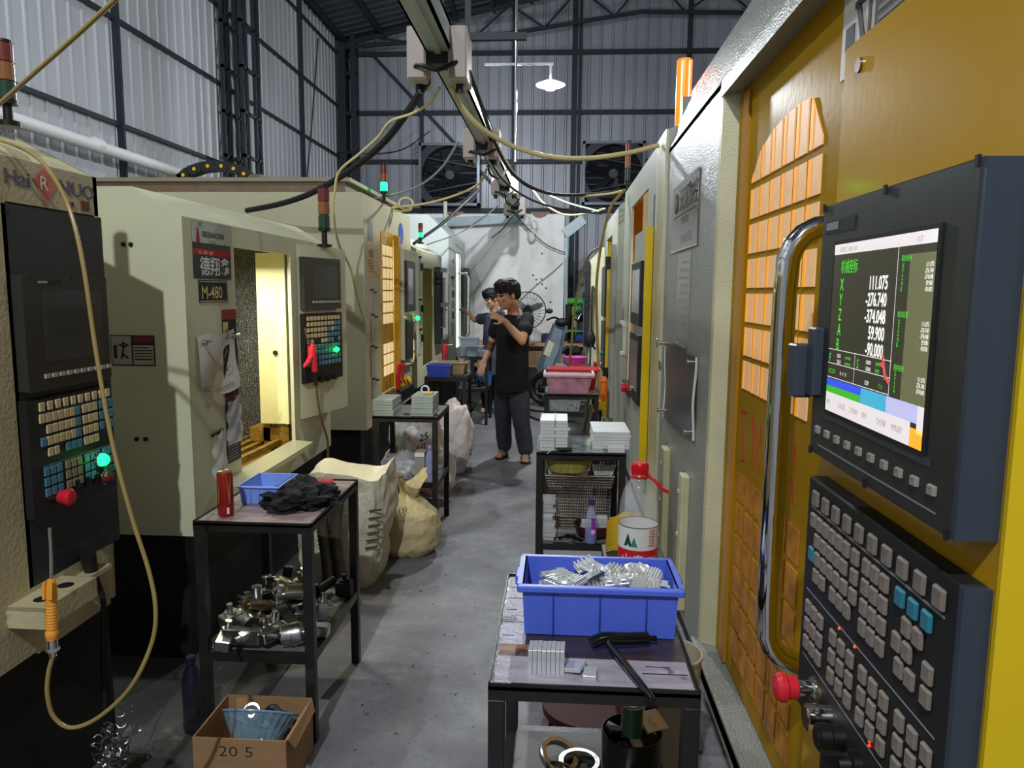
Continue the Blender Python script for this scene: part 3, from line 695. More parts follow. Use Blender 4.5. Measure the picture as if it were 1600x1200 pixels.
# ======== third and fourth on the right
m3 = thing('machining_center', 'grey-cream machining centre third on the right with black hinges on yellow edge', 'machine', (1.1, 8.2, 0))
enclosure(m3, .56, -1, 7.2, 9.2, .12, 2.52, .12, .12, 1.4, (7.95, 8.8, .85, 2.2), cream2, [cream_in, cream_in])
p3 = MB().box(.49, .56, 7.3, 7.95, .35, 2.06, 0).box(.472, .50, 7.27, 7.3, .35, 2.08, 1).build('control_pod', [cream2, yellow2], m3)
MB().box(.455, .49, 7.32, 7.85, 1.35, 1.85, 0).box(.46, .49, 7.32, 7.85, .80, 1.30, 0).build('screen_unit', bezel, p3)
for z in (1.88, .80): MB().bx((.478, 7.262, z), (.05, .02, .12), 0, .004).build('hinge', gun, p3)
mushroom(p3, (.46, 7.6, .86), XM, 1.2); MB().sph((.45, 7.5, .98), .02, 10).build('green_lamp', M('dull_green_lamp', '2f9c58', .3), p3)
tower_light(m3, .655, 7.4, 2.50, .55)
m4 = thing('machining_center', 'small cream machining centre at far end of the right row', 'machine', (1.0, 10.4, 0))
enclosure(m4, .40, -1, 9.5, 11.4, .12, 2.16, .16, .16, 1.3, (10.0, 10.8, .85, 1.9), cream, [cream_in, cream_in])
q = MB().box(.335, .40, 9.45, 9.9, .9, 1.98, 0, .01); q.bx((.33, 9.47, 1.86), (.06, .05, .14)).bx((.33, 9.47, 1.55), (.05, .05, .1)); q.build('control_pod', bezel, m4)
gp = MB().tube(spline([(.46, 9.49, 1.62), (.44, 9.44, 1.66), (.43, 9.43, 1.6), (.43, 9.43, 1.15), (.45, 9.47, 1.08)], 6), .016, 8); gp.build('handle', brass, m4)
# ---------------------------------------------------------------- left row (fronts face +X)
def hit(px, py, o, n):
    d = ray(px, py); e = V((0, 0, EYE)); o = V(o); n = V(n); return e + d*((o-e).dot(n)/d.dot(n))
key_c = M('cream_key', 'cdb98a', .45, nz=(60, .12)); key_b = M('blue_key', '4d8296', .45); key_t = M('taupe_key', '8f7f62', .45)
# ======== nearest on the left, dark control panel, cream hood with painted name
l1 = thing('machining_center', 'nearest machine on the left with black control panel and stained cream hood', 'machine', (-2.2, 1.6, 0))
F = -1.5
b = MB(); b.box(F-.02, F, .5, 2.36, 1.83, 1.952)
b.box(F-.02, F, .5, 1.95, .545, 1.83).box(F-.02, F, 1.95, 2.30, .535, .74)
b.prism([(F, .5, 1.952), (F-.28, .5, 2.09), (F-.28, .5, 2.07), (F-.02, .5, 1.94)], (0, 1.86, 0))
b.prism([(F-.02, 2.34, .535), (F, 2.34, 1.83), (F, 2.34, 1.952), (F-.28, 2.34, 2.09), (F-1.3, 2.34, 2.09), (F-1.3, 2.34, .535)], (0, .02, 0))
b.box(F-1.3, F-.28, .5, 2.34, 2.07, 2.09)
b.build('cabinet', gold_cream, l1)
MB().box(F-1.3, F-.03, .5, 2.33, 0, .55).build('base', M('plinth_black', '151413'), l1)
gd = MB().prism([(F-.20, 1.55, 2.06), (F-.26, 2.25, 2.06), (F-.62, 2.25, 2.24), (F-.62, 1.55, 2.24)], (0, 0, .015)); gd.box(F-.27, F-.22, 1.7, 2.3, 2.06, 2.09)
gd.build('roof_guard', M('dark_glitter_sheet', '3d3c3c', .35, .6, bump=(160, .5)), l1)
tx = MB(); tx.text('HaiRNUO'[:3], (F+.001, 1.955, 1.878), YP, Z, .06, 0, .001, 1.25, 'LEFT', .02); tx.text('NUO', (F+.001, 2.175, 1.878), YP, Z, .06, 0, .001, 1.25, 'LEFT', .02)
tx.prism([(F+.001, 2.065, 1.905), (F+.001, 2.112, 1.975-.03), (F+.001, 2.16, 1.90), (F+.001, 2.112, 1.835)], (.001, 0, 0), 1)
tx.text('R', (F+.003, 2.09, 1.88), YP, Z, .055, 2, .001, 1.1, 'LEFT', .015)
tx.build('painted_name', [M('faded_violet', '5f5a6c', .6), M('faded_red', 'c9705e', .6, nz=(30, .2)), M('pale_letter', 'd8cfb8', .6)], l1)
MB().box(F, F+.004, 2.27, 2.31, 1.84, 1.87).box(F, F+.004, 2.22, 2.235, 1.845, 1.86).build('chipped_label', M('rust_label', '6d4328', .7, nz=(60, .5)), l1)
FP = F-.03
cp = MB().box(FP, FP+.03, 1.93, 2.378, .735, 1.828, 0, .004); cp.cyl((FP+.03, 1.955, 1.80), (FP+.031, 1.955, 1.80), .008, m=1)
pod1 = cp.build('control_pod', [M('panel_charcoal', '26292b', .4, bump=(120, .12)), soft_black], l1)
su = MB().box(FP+.03, FP+.062, 1.945, 2.332, 1.305, 1.632, 0, .003); su.box(FP+.0615, FP+.063, 2.025, 2.295, 1.385, 1.588, 1)
su.box(FP+.062, FP+.0632, 2.005, 2.110, 1.608, 1.62, 3); su.box(FP+.0632, FP+.0636, 2.010, 2.050, 1.611, 1.617, 2)
for y in (1.980, 2.160, 2.320): su.bx((FP+.063, y, 1.626), (.002, .005, .01), 3)
for i in range(10): su.bx((FP+.064, 2.022+i*.0325, 1.345), (.006, .021, .012), 2)
su.build('screen_unit', [M('panel_olive_black', '2e2c27', .4), screen_dark, M('pale_key', 'a8a18f', .5), soft_black], pod1)
kb = MB().box(FP+.03, FP+.055, 1.938, 2.335, .94, 1.283, 0, .003); o = V((FP+.055, 1.990, .94)); K = []
kb.box(FP+.055, FP+.056, 1.990, 2.325, 1.083, 1.085, 4).box(FP+.055, FP+.056, 1.990, 2.325, 1.238, 1.240, 4).box(FP+.055, FP+.056, 2.000, 2.325, .985, .987, 4)
K.append((.318, [(.008+i*.0345, 1) for i in range(10)]))
rows = ['YYYYYYBYYYBBB', '.YYYYYBYYYbBb', 'BYYYYYBYYYB.B', '.YY.BBBYYY...']
for k, rw in enumerate(rows):
    K.append((.284-k*.034, [(.006+i*.0262+(.006 if i > 6 else 0)+(.006 if i > 9 else 0), 1 if c == 'Y' else 2) for i, c in enumerate(rw) if c in 'YBb']))
for k in range(3):
    K.append((.128-k*.031, [(.010+i*.0275, 2) for i in range(3)] + [(.103+i*.0275, 3) for i in range(3)] + [(.194+i*.0275, 2) for i in range(3 if k < 2 else 2)] + [(.285+i*.0265, 2) for i in range(3 if k < 3 else 0)]))
key_rows(kb, o, YP, Z, XP, [r for r in K if r[0] > .2], .0225, .026, .005)
key_rows(kb, o, YP, Z, XP, [r for r in K if r[0] < .2], .022, .025, .005)
kbo = kb.build('keyboard_unit', [black, key_c, key_b, key_t, grey_pl], pod1)
def q1(px, py, dx=.03): return atX(px, py, FP+dx)
p = q1(78, 776); MB().lathe([(.028, 0), (.028, .004), (.02, .005)], p, 20, 0, XP).build('collar_ring', brass, pod1); mushroom(pod1, p, XP, 1.0)
for px, py, mt, r in ((140, 718, 'g', .02), (146, 745, 'r', .02)):
    p = q1(px, py); MB().lathe([(r, 0), (r, .03), (r*1.15, .032), (r*1.15, .04)], p, 16, 0, XP).build('push_button', chrome, pod1)
    MB().sph(p+V((.045, 0, 0)), r*1.02, 14).build('button_cap', green_led if mt == 'g' else M('dark_red_cap', '5c2320', .25), pod1)
for px, py in ((105, 757), (122, 752), (136, 748)):
    p = q1(px, py); MB().lathe([(.02, 0), (.02, .01), (.015, .012), (.013, .028), (0, .028)], p, 14, 0, XP).bx(p+V((.03, 0, 0)), (.018, .01, .03)).build('rotary_knob', gun, pod1)
hb = MB().box(F, F+.11, 1.84, 2.07, .715, .725, 0).box(F+.105, F+.11, 1.84, 2.07, .665, .725).box(F, F+.11, 1.84, 1.845, .665, .725).box(F, F+.11, 2.065, 2.07, .665, .725)
for y in (1.90, 2.0): hb.cyl((F+.06, y, .7252), (F+.06, y, .7262), .022, m=1)
hb.build('tool_holder', [gold_cream, soft_black], l1)
hb = MB().box(F, F+.05, 2.12, 2.24, .685, .70); hb.cyl((F+.025, 2.18, .66), (F+.025, 2.16, .76), .018, .024, m=1).tube(spline([(F+.03, 2.19, .66), (F+.04, 2.2, .58), (F+.03, 2.2, .4), (F+.03, 2.19, .22)], 6), .009, 7, 1); hb.build('plug_and_lead', [gold_cream, rubber], l1)
tower_light(l1, -1.60, 2.12, 2.06, .24, None, .026)

# ======== second on the left: open door, plates, angled pod
l2 = thing('machining_center', 'cream machining centre second on the left with open door and gold-lettered plate', 'machine', (-2.4, 3.8, 0))
sparkle = M('wet_chip_sheet', '6c6d70', .22, .85, nz=(40, .25), bump=(110, .9))
ochre = M('oily_ochre', '9b7a35', .4, .2, nz=(12, .45), bump=(60, .6))
enclosure(l2, -1.5, 1, 2.9, 4.75, .565, 2.0, .2, .115, 1.9, (3.365, 4.09, .73, 1.79), cream, [cream_in, sparkle])
x = MB().box(-1.70, -1.53, 4.09, 4.105, .83, 1.80, 0).box(-1.545, -1.53, 4.075, 4.09, .83, 1.80, 0).cyl((-1.60, 4.088, 1.24), (-1.60, 4.08, 1.24), .014, m=1); x.build('sliding_door', [cream_in, gun], l2)
x = MB().box(-1.78, -1.55, 4.12, 4.5, .72, .8, 0).box(-1.70, -1.66, 4.12, 4.16, .6, .95, 0).box(-1.62, -1.56, 4.13, 4.17, .6, .9, 0).box(-2.05, -1.55, 3.4, 4.5, .60, .64, 0)
for i in range(4): x.bar((-2.0+i*.12, 3.4, .66+i*.02), (-1.95+i*.12, 4.5, .66+i*.02), .03, .03)
x.build('chip_trough', [ochre, sparkle], l2)
x = MB().prism([(-1.5, 3.1, .64), (-1.40, 3.1, .70), (-1.40, 3.1, .725), (-1.52, 3.1, .735)], (0, 1.0, 0)); x.build('sill', M('sill_grey_cream', 'a9a78c', .35, .2), l2)
A, B = V((-1.485, 4.215, 0)), V((-1.375, 4.665, 0)); rt = (B-A).normalized(); nr = rt.cross(Z)
x = MB().prism([(-1.5, 4.19, .84), (A.x, A.y, .84), (B.x, B.y, .84), (-1.38, 4.75, .84), (-1.5, 4.75, .84)], (0, 0, 1.015)); pod2 = x.build('control_pod', cream, l2)
def onp(px, py, off=0): return hit(px, py, A+nr*off, nr)
def pbox(b, px0, px1, py0, py1, th, m, off=0, ch=0):
    p, q, r_ = onp(px0, py1), onp(px1, py1), onp(px0, py0); wv = (q-p).dot(rt); hv = r_.z-p.z
    c = p + rt*wv/2 + Z*hv/2 + nr*(off+th/2); b.bx(c, (wv, th, hv), m, ch, Matrix((rt, -nr, Z)).transposed()); return p, wv, hv
b = MB(); pbox(b, 469, 527, 401, 484, .03, 0, 0, .003); pbox(b, 484, 521, 413, 466, .001, 1, .03)
p, wv, hv = pbox(b, 480, 525, 470, 474, .001, 0, .03)
for i in range(9): b.bx(p+rt*(wv*(i+.5)/9)+Z*.008+nr*.034, (.02, .006, .012), 2, 0, Matrix((rt, -nr, Z)).transposed())
b.build('screen_unit', [M('panel_grey_black', '3a3a35', .4), screen_dark, M('pale_key', 'a8a18f'), soft_black], pod2)
b = MB(); p, wv, hv = pbox(b, 471, 531, 490, 600, .025, 0, 0, .003)
o = p+nr*.025; rr = []
for k in range(9):
    v = hv-.03-k*.034; n_ = 10
    rr.append((v, [(.045+i*(wv-.07)/9.5, (1 if (k == 0 or i < 6 or k in (1, 2)) and k < 5 and not (i > 7 and k > 0) and not (i == 6 and k > 1) else 2)) for i in range(n_) if not (k == 4 and i in (2, 3, 8))]))
key_rows(b, o, rt, Z, nr, rr, .026, .024, .005)
b.build('keyboard_unit', [black, key_c, key_b], pod2)
for px, py in ((500, 585), (510, 583), (520, 580)):
    c = onp(px, py+8, .025); MB().lathe([(.02, 0), (.018, .02), (0, .02)], c, 12, 0, nr).build('rotary_knob', gun, pod2)
MB().sph(onp(526, 546, .045), .017, 12).build('green_lamp', green_led, pod2)
tower_light(l2, -1.42, 4.46, 1.855, .36, None, .034)
# lettered plates on the front
X0 = -1.499
b = MB().box(-1.4995, X0+.001, 2.975, 3.325, 1.64, 1.875, 0)
b.box(X0+.001, X0+.002, 2.975, 3.325, 1.79, 1.874, 1).box(X0+.001, X0+.002, 2.975, 3.325, 1.74, 1.765, 2)
b.text('DEXIANGXIN', (X0+.002, 3.06, 1.815), YP, Z, .035, 3, .001, .95, 'LEFT', .015); b.text('工业 · 服务 · 品质', (X0+.002, 3.02, 1.7445), YP, Z, .017, 4); b.text('德翔鑫', (X0+.001, 3.03, 1.662), YP, Z, .085, 4, .001, 1.1, 'LEFT', .012)
for dz, r in ((.0, .016), (.022, .012), (.04, .008)): b.lathe([(r, 0), (r, .001)], (X0+.002, 3.02, 1.80+dz), 16, 2, XP)
b.build('maker_plate', [sign_dark, M('plate_white_green', 'b8c0ae', .5, spots=(9, .55, '5c7a62')), ink_r, ink, ink_w], l2)
b = MB().box(-1.4995, X0+.002, 3.012, 3.275, 1.54, 1.635, 0); b.text('M-480', (X0+.002, 3.035, 1.557), YP, Z, .075, 1, .001, 1.0, 'LEFT', .01); b.box(X0+.002, X0+.003, 3.02, 3.268, 1.544, 1.547, 1).box(X0+.002, X0+.003, 3.02, 3.268, 1.627, 1.63, 1); b.build('model_plate', [ink, ink_gold], l2)
b = MB().box(-1.4995, X0+.001, 3.215, 3.36, .80, 1.505, 0).box(X0+.001, X0+.002, 3.215, 3.36, 1.46, 1.505, 1).box(X0+.001, X0+.002, 3.225, 3.27, 1.36, 1.45, 2)
b.text('质', (X0+.003, 3.228, 1.375), YP, Z, .05, 0); b.box(X0+.001, X0+.002, 3.215, 3.36, .90, .925, 1).box(X0+.001, X0+.002, 3.215, 3.36, 1.08, 1.11, 1)
for i in range(6): b.box(X0+.001, X0+.002, 3.225, 3.33, .815+i*.014, .820+i*.014, 3)
b.build('notice_strip', [ink, M('notice_red', '8f2722', .5), ink_gold, ink_g], l2)
b = MB(); b.M = Matrix.Translation((.062, 0, .008)); b.box(-1.884, -1.70, 2.897, 2.9, 1.275, 1.40, 0).box(-1.88, -1.797, 2.896, 2.897, 1.28, 1.396, 1).box(-1.79, -1.704, 2.896, 2.897, 1.28, 1.36, 1).box(-1.79, -1.704, 2.896, 2.897, 1.368, 1.396, 2)
for i in range(5): b.box(-1.785, -1.71-.015*(i == 4), 2.895, 2.896, 1.30+i*.012, 1.304+i*.012, 0)
b.cyl((-1.828, 2.895, 1.365), (-1.828, 2.896, 1.365), .007); 
for a, c in (((-1.828, 1.355), (-1.835, 1.325)), ((-1.828, 1.352), (-1.808, 1.362)), ((-1.828, 1.352), (-1.848, 1.362)), ((-1.835, 1.325), (-1.812, 1.305)), ((-1.835, 1.325), (-1.84, 1.302))): b.bar((a[0], 2.8955, a[1]), (c[0], 2.8955, c[1]), .007, .001, 0, (0, 1, 0))
b.box(-1.872, -1.858, 2.895, 2.896, 1.305, 1.36); b.build('warning_label', [ink, M('label_grey', 'a9a794', .6), M('label_maroon', '6c2a33', .6)], l2)
for px, py in ((193, 382), (205, 382), (214, 686), (228, 686)):
    p = at(px, py, 2.9); MB().cyl(p, p+V((0, -.006, 0)), .009).build('bolt', gun, l2)
p = at(228, 288, 3.6); MB().tube([(-2.02+.03*cos(a), 3.4, 2.035+.03*sin(a)) for a in [i*pi/6 for i in range(12)]], .007, 6, closed=True).build('lifting_eye', gun, l2)

# drawing pinned with magnets, and pouches of screws
dw = thing('drawing_sheet', 'crumpled white drawing sheet pinned with magnets on the cream column', 'paper', (-1.49, 3.14, 1.1))
def df(u, v): return (-1.492+.012*sin(u*5+v*3)*(.3+v), 2.965+u*.36+.004*sin(v*9), 1.40+.012*u-v*.27+.008*sin(u*7))
papery(df, 12, 12, paper, 'sheet', '', '', parent=dw)
b = MB()
def dl(pts, wd=.0018): b.tube([V(df(u, v))+V((.003, 0, 0)) for u, v in pts], wd/2, 4)
dl([(.15, .25), (.3, .35), (.5, .6)]); dl([(.7, .2), (.62, .3), (.66, .42), (.75, .38), (.78, .28), (.7, .2)]); dl([(.8, .55), (.7, .62), (.75, .72), (.86, .68), (.88, .58), (.8, .55)]); dl([(.2, .3), (.55, .5)])
for i in range(4): dl([(.32, .86+i*.03), (.85, .84+i*.03)], .0018)
for i in range(3): dl([(.38, .6+i*.05), (.46, .6+i*.05)], .0018)
b.build('drawing_lines', M('pencil_grey', '9a9591', .6), dw)
for u, v in ((.1, .12), (.92, .1), (.12, .86)):
    p = V(df(u, v)); MB().cyl(p, p+V((.02, 0, 0)), .012).cyl(p+V((.012, 0, 0)), p+V((.018, .045, .004)), .005).build('magnet', steel, dw)
for (y, z, hh, w_, lab) in ((3.10, .965, .2, .11, 'clear plastic pouch of small screws taped on cream column below the drawing'), (3.26, 1.09, .2, .13, 'empty crinkled clear bag hanging beside the red and black notice strip')):
    g = thing('plastic_pouch', lab, 'plastic bag', (-1.49, y, z-hh))
    def pf2(u, v, y=y, z=z, hh=hh, w_=w_): return (-1.48+.02*sin(u*pi)*v+.006*sin(v*15+u*9), y+(u-.5)*w_*(1+.3*v), z-v*hh+.02*u)
    papery(pf2, 8, 10, M('pouch_film', 'e8ebec', .15, alpha=.32), 'film', '', '', parent=g)
    MB().bar((-1.485, y-.05, z), (-1.485, y+.05, z+.01), .012, .012).build('clip', gun, g)
    if y < 3.2:
        b = MB()
        for i in range(12): a = random.random()*6; c = V((-1.475, y+random.uniform(-.03, .03), z-hh+.03+random.random()*.03)); b.bar(c, c+V((0, .02*cos(a), .02*sin(a))), .005, .005)
        b.build('screws', steel, g)

# ======== third on the left
l3 = thing('machining_center', 'tall cream machine third on the left with yellow windowed door', 'machine', (-2.4, 6.6, 0))
enclosure(l3, -1.5, 1, 5.68, 7.5, .49, 2.34, .02, .01, 2.3, (6.2, 6.95, .70, 2.1), M('tan_cream_paint', 'b3ad8e', .42, nz=(2.2, .08), spots=(3.1, .66, '9c9370'), bump=(160, .04)), [cream_in, cream_in])
MB().box(-3.8, -1.66, 5.76, 7.4, 2.34, 2.44, 0).box(-3.8, -1.62, 5.74, 7.42, 2.43, 2.46, 1).build('roof_box', [M('brown_roof', '6e5a44', .6, nz=(6, .2)), M('roof_edge', '8a7f6a', .5)], l3)
b = MB().box(-1.515, -1.495, 6.22, 6.66, .72, 2.08, 0); dd = b.build('door', yellow, l3)
for i in range(10):
    for j in range(3):
        z1 = 1.98-i*.098
        if i > 6: z1 -= .16
        q = MB().box(-1.495, -1.491, 6.26+j*.13, 6.36+j*.13, z1-.084, z1, 0, .001); q.build('window_pane', M('lit_pane_pale', 'e8cf96', .4, emit=.55), dd)
b = MB().box(-1.49, -1.44, 6.66, 6.74, .72, 2.08, 0).box(-1.50, -1.47, 6.74, 6.95, .72, 1.92, 0); b.build('door_frame', yellow, l3)
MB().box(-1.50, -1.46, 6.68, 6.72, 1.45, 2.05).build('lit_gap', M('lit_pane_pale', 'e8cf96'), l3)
pd = MB().box(-1.5, -1.41, 6.72, 7.46, .95, 1.98, 0, .01).build('control_pod', cream, l3)
MB().box(-1.41, -1.385, 6.74, 7.15, 1.40, 1.87, 0, .003).box(-1.386, -1.384, 6.80, 7.02, 1.47, 1.80, 1).build('screen_unit', [bezel, M('glare_screen', '9aa0a4')], pd)
MB().tube([(-1.41, 6.70, 1.36), (-1.34, 6.70, 1.36), (-1.31, 6.70, 1.31), (-1.31, 6.70, .98), (-1.34, 6.70, .92), (-1.41, 6.70, .92)], .017, 8).build('handle', chrome, l3)
MB().box(-1.41, -1.39, 6.76, 7.1, .96, 1.33).build('keyboard_unit', black, pd); MB().sph((-1.36, 7.12, 1.33), .022, 10).build('green_lamp', green_led, pd)
b = MB().box(-1.499, -1.497, 5.80, 5.95, 1.98, 2.14, 0)
for i in range(6): b.box(-1.497, -1.496, 5.815, 5.935, 2.0+i*.022, 2.008+i*.022, 1)
b.build('spec_label', [M('label_steel', '8f9490', .4, .4), ink_g], l3)
b = MB().box(-1.499, -1.497, 5.78, 5.99, 1.70, 1.98, 0, 0)
b.text('大族', (-1.496, 5.80, 1.86), YP, Z, .07, 1); 
for i in range(5): b.box(-1.497, -1.496, 5.80, 5.96-.03*(i % 2), 1.74+i*.022, 1.748+i*.022, 2)
b.build('notice_card', [M('card_tan', 'c3a877', .6, spots=(20, .6, 'a88550')), ink, M('card_red', '9c6a48', .6)], l3)
b = MB()
for y0_, z0_, z1_ in ((5.83, 1.42, 1.60), (5.85, 1.18, 1.40), (5.83, .90, 1.15), (5.86, .72, .88)): b.box(-1.499, -1.493, y0_, y0_+.12, z0_, z1_, 0).bx((-1.485, y0_+.02, z1_), (.03, .03, .012), 1).bx((-1.485, y0_+.12, z1_-.02), (.03, .03, .012), 1)
b.build('notice_strips', [M('faded_strip', 'a7a59c', .5), gun], l3)
b = MB().lathe([(.10, 0), (.10, .004)], (-1.499, 7.02, 2.13), 24, 0, XP, sc=(1, 1)); b.build('blue_sticker', M('sticker_blue', '3a4f9c', .5), l3)
tower_light(l3, -1.52, 6.45, 2.34, .34, 'green', .03)
MB().box(-1.52, -1.38, 6.1, 7.0, .60, .70).build('sill', gun, l3)
ch = thing('cable_chain', 'arched black cable drag chain with yellow studs on the left machine roof', 'cable chain', (-2.6, 5.9, 2.46))
arc = [at(px, py-6, 5.9) for px, py in ((284, 287), (298, 275), (318, 268), (340, 266), (360, 268), (378, 274), (392, 284))]
b = MB()
for p, q in zip(arc, arc[1:]): b.bar(p, q, .10, .075)
b.build('links', rubber, ch)
for p, q in zip(arc, arc[1:]): c = (p+q)/2; MB().cyl(c+V((0, -.054, 0)), c+V((0, -.05, 0)), .014).build('stud', yel_pl, ch)
MB().box(arc[0].x-.1, arc[0].x+.02, 5.85, 5.95, 2.462, 2.50).box(arc[-1].x-.02, arc[-1].x+.1, 5.85, 5.95, 2.462, 2.50).build('bracket', brass, ch)

# ======== fourth and fifth on the left
l4 = thing('machining_center', 'low cream machine fourth on the left with sloped top and tall dark panel', 'machine', (-2.3, 8.6, 0))
enclosure(l4, -1.5, 1, 7.8, 9.5, .55, 2.2, .25, .17, 1.7, (8.14, 8.86, .75, 1.85), cream, [cream_in, cream_in])
MB().box(-1.5, -1.42, 8.9, 9.42, .95, 1.88, 0, .01).box(-1.42, -1.40, 8.95, 9.36, 1.45, 1.82, 1).box(-1.42, -1.40, 8.95, 9.36, 1.0, 1.40, 1).build('control_pod', [bezel, screen_dark], l4)
MB().tube([(-1.5, 8.95, 1.75), (-1.38, 8.93, 1.75), (-1.38, 8.93, 1.15), (-1.5, 8.95, 1.15)], .016, 8).build('handle', steel, l4)
b = MB()
for z0_, z1_ in ((1.55, 1.95), (1.22, 1.5), (.9, 1.18)): b.box(-1.499, -1.49, 7.88, 8.02, z0_, z1_, 0).bx((-1.48, 7.9, z1_), (.03, .06, .02), 1).bx((-1.48, 8.0, z1_-.1), (.03, .03, .08), 1)
b.build('notice_strips', [M('faded_strip', 'a7a59c'), ink], l4)
tower_light(l4, -1.50, 8.05, 2.10, .22, 'green', .026)
l5 = thing('machining_center', 'white machine at far end of left row with bright lit door slot', 'machine', (-2.4, 11, 0))
enclosure(l5, -1.5, 1, 10.1, 11.85, .4, 2.62, .28, .27, 1.6, (10.85, 11.35, .75, 2.14), M('white_enclosure', 'd3dad6', .4, nz=(3, .05)), None)
MB().box(-1.545, -1.53, 10.85, 11.35, .72, 2.16).build('lit_interior', M('strip_light_white', 'eefbe6', .4, emit=1.3), l5)
MB().tube([(-1.5, 11.0, 1.85), (-1.36, 11.0, 1.85), (-1.33, 11.0, 1.78), (-1.33, 11.0, .98), (-1.36, 11.0, .9), (-1.5, 11.0, .9)], .016, 8).build('handle', steel, l5)
b = MB().box(-1.46, -1.41, 11.42, 11.8, .9, 1.95); b.build('control_pod', bezel, l5)
b = MB()
for i, z in enumerate((1.75, 1.6, 1.45, 1.3)): b.box(-1.499, -1.49, 10.45, 10.60, z-.1, z, i % 2)
b.box(-1.499, -1.49, 10.42, 10.62, .95, 1.15, 0); b.box(-1.499, -1.488, 10.35, 10.6, 1.76, 1.80, 1); b.box(-1.499, -1.49, 10.5, 10.56, 1.98, 2.04, 2); b.build('notice_strips', [M('faded_strip', 'a7a59c'), ink, ink_r], l5)
MB().cyl((-1.62, 10.6, 2.5), (-1.62, 10.6, 2.85), .03).build('roof_pipe', cream2, l5)
# air blow guns hung on the left machines
def blow_gun(P, tilt, label, mat, s=1.0, flip=1):
    g = thing('air_gun', label, 'air gun', P, tilt)
    b = MB(); b.tube([(0, 0, -.09*s), (0, 0, 0), (0, .005, .07*s), (0, .015*s, .10*s)], .018*s, 10, rs=[.015*s, .019*s, .021*s, .017*s])
    b.bx((0, .035*s, .02*s), (.014*s, .012*s, .09*s), 0, .003).bx((0, .02*s, .085*s), (.026*s, .06*s, .032*s), 0, .006)
    b.build('body', mat, g, local=True)
    MB().cyl((0, .045*s, .09*s), (0, .12*s, .10*s), .006*s, .004*s).build('nozzle', steel, g, local=True)
    MB().cyl((0, 0, -.09*s), (0, 0, -.13*s), .012*s).cyl((0, 0, -.12*s), (0, 0, -.16*s), .009*s).build('coupling', gun, g, local=True)
    return g
# ---------------------------------------------------------------- steel work tables
ply = M('worn_plywood', '8d7a76', .5, nz=(7, .3, (1, 4, 1)), spots=(9, .58, '6a4a44'), bump=(30, .2))
oak = M('peeling_dark_board', '3a2e2c', .32, nz=(3.5, .3, (1, 9, 1)), spots=(5, .62, '5b4038'), bump=(26, .4))
slate = M('grey_board', '6f6a68', .5, nz=(6, .25), spots=(12, .62, '3f3a38'))
glossy = M('oily_dark_top', '4e4a48', .18, nz=(5, .25))
def table(x0, x1, y0, y1, zt, shelves, label, top, group=None, leg=.034, shelfmat=slate):
    t = thing('work_table', label, 'table', ((x0+x1)/2, (y0+y1)/2, 0), 0, group)
    b = MB()
    for a, c, d, e in ((x0, x1, y0, y0+.03), (x0, x1, y1-.03, y1), (x0, x0+.03, y0+.03, y1-.03), (x1-.03, x1, y0+.03, y1-.03)): b.box(a, c, d, e, zt-.032, zt-.002)
    for a, c, d, e in ((x0, x1, y0, y0+.004), (x0, x1, y1-.004, y1), (x0, x0+.004, y0, y1), (x1-.004, x1, y0, y1)): b.box(a, c, d, e, zt-.01, zt+.006)
    b.build('top_frame', frame_black, t)
    MB().box(x0+.005, x1-.005, y0+.005, y1-.005, zt-.012, zt).build('tabletop', top, t)
    for x in (x0, x1-leg):
        for y in (y0, y1-leg): MB().box(x, x+leg, y, y+leg, 0, zt-.032, 0, .002).build('leg', frame_black, t)
    for z in shelves:
        b = MB()
        for a, c, d, e in ((x0+leg, x1-leg, y0+.002, y0+.028), (x0+leg, x1-leg, y1-.028, y1-.002), (x0+.002, x0+.028, y0+leg, y1-leg), (x1-.028, x1-.002, y0+leg, y1-leg)): b.box(a, c, d, e, z-.035, z-.002)
        b.box(x0+.03, x1-.03, y0+.03, y1-.03, z-.012, z, 1); b.build('shelf', [frame_black, shelfmat], t)
    return t
table(-1.245, -.83, 2.385, 2.985, .80, [.33], 'black steel table with rag on worn board by the gold-lettered machine', ply)
table(-1.175, -.755, 4.58, 5.1, .795, [.37], 'black steel table holding two stacks of grey plates', slate)
table(-1.205, -.825, 6.6, 7.07, .81, [.42], 'black steel table carrying the small blue basket and beige tray', glossy)
table(-1.20, -.82, 8.65, 9.2, .82, [.44], 'black steel table with clear plastic tubs beside the man in grey', slate)
ra = table(-.13, .30, 1.41, 2.0, .80, [.35], 'nearest black steel table with peeling board under the blue crate', oak)
b = MB().box(-.12, .29, 1.42, 1.535, .80, .8008, 0).box(-.12, -.062, 1.59, 1.985, .80, .8012, 1).box(-.12, -.04, 1.535, 1.59, .80, .8006, 2).box(.19, .285, 1.478, 1.482, .8008, .8012, 3).box(.20, .25, 1.508, 1.511, .8008, .8012, 3)
for i in range(5): b.box(-.118, -.09+.02*(i % 2), 1.63+i*.07, 1.633+i*.07, .8012, .8016, 3)
b.build('board_veneer', [M('lilac_grey_veneer', '9a9199', .45, nz=(5, .22, (1, 7, 1)), spots=(16, .60, '5d5154'), bump=(30, .6)), M('pale_veneer', '9c98a2', .45, nz=(6, .2, (6, 1, 1)), spots=(12, .60, '5a4640'), bump=(30, .6)), M('orange_wood', '8a5a38', .5, nz=(8, .4, (1, 6, 1)), spots=(9, .5, '3c2a22')), M('crack_dark', '231a18', .8)], ra)
table(-.095, .35, 3.6, 4.1, .80, [.335], 'black steel table with white plate stacks and baskets below', glossy)
table(-.095, .33, 5.7, 6.2, .80, [.665, .42], 'black steel table under the pink basin in the right row', slate)
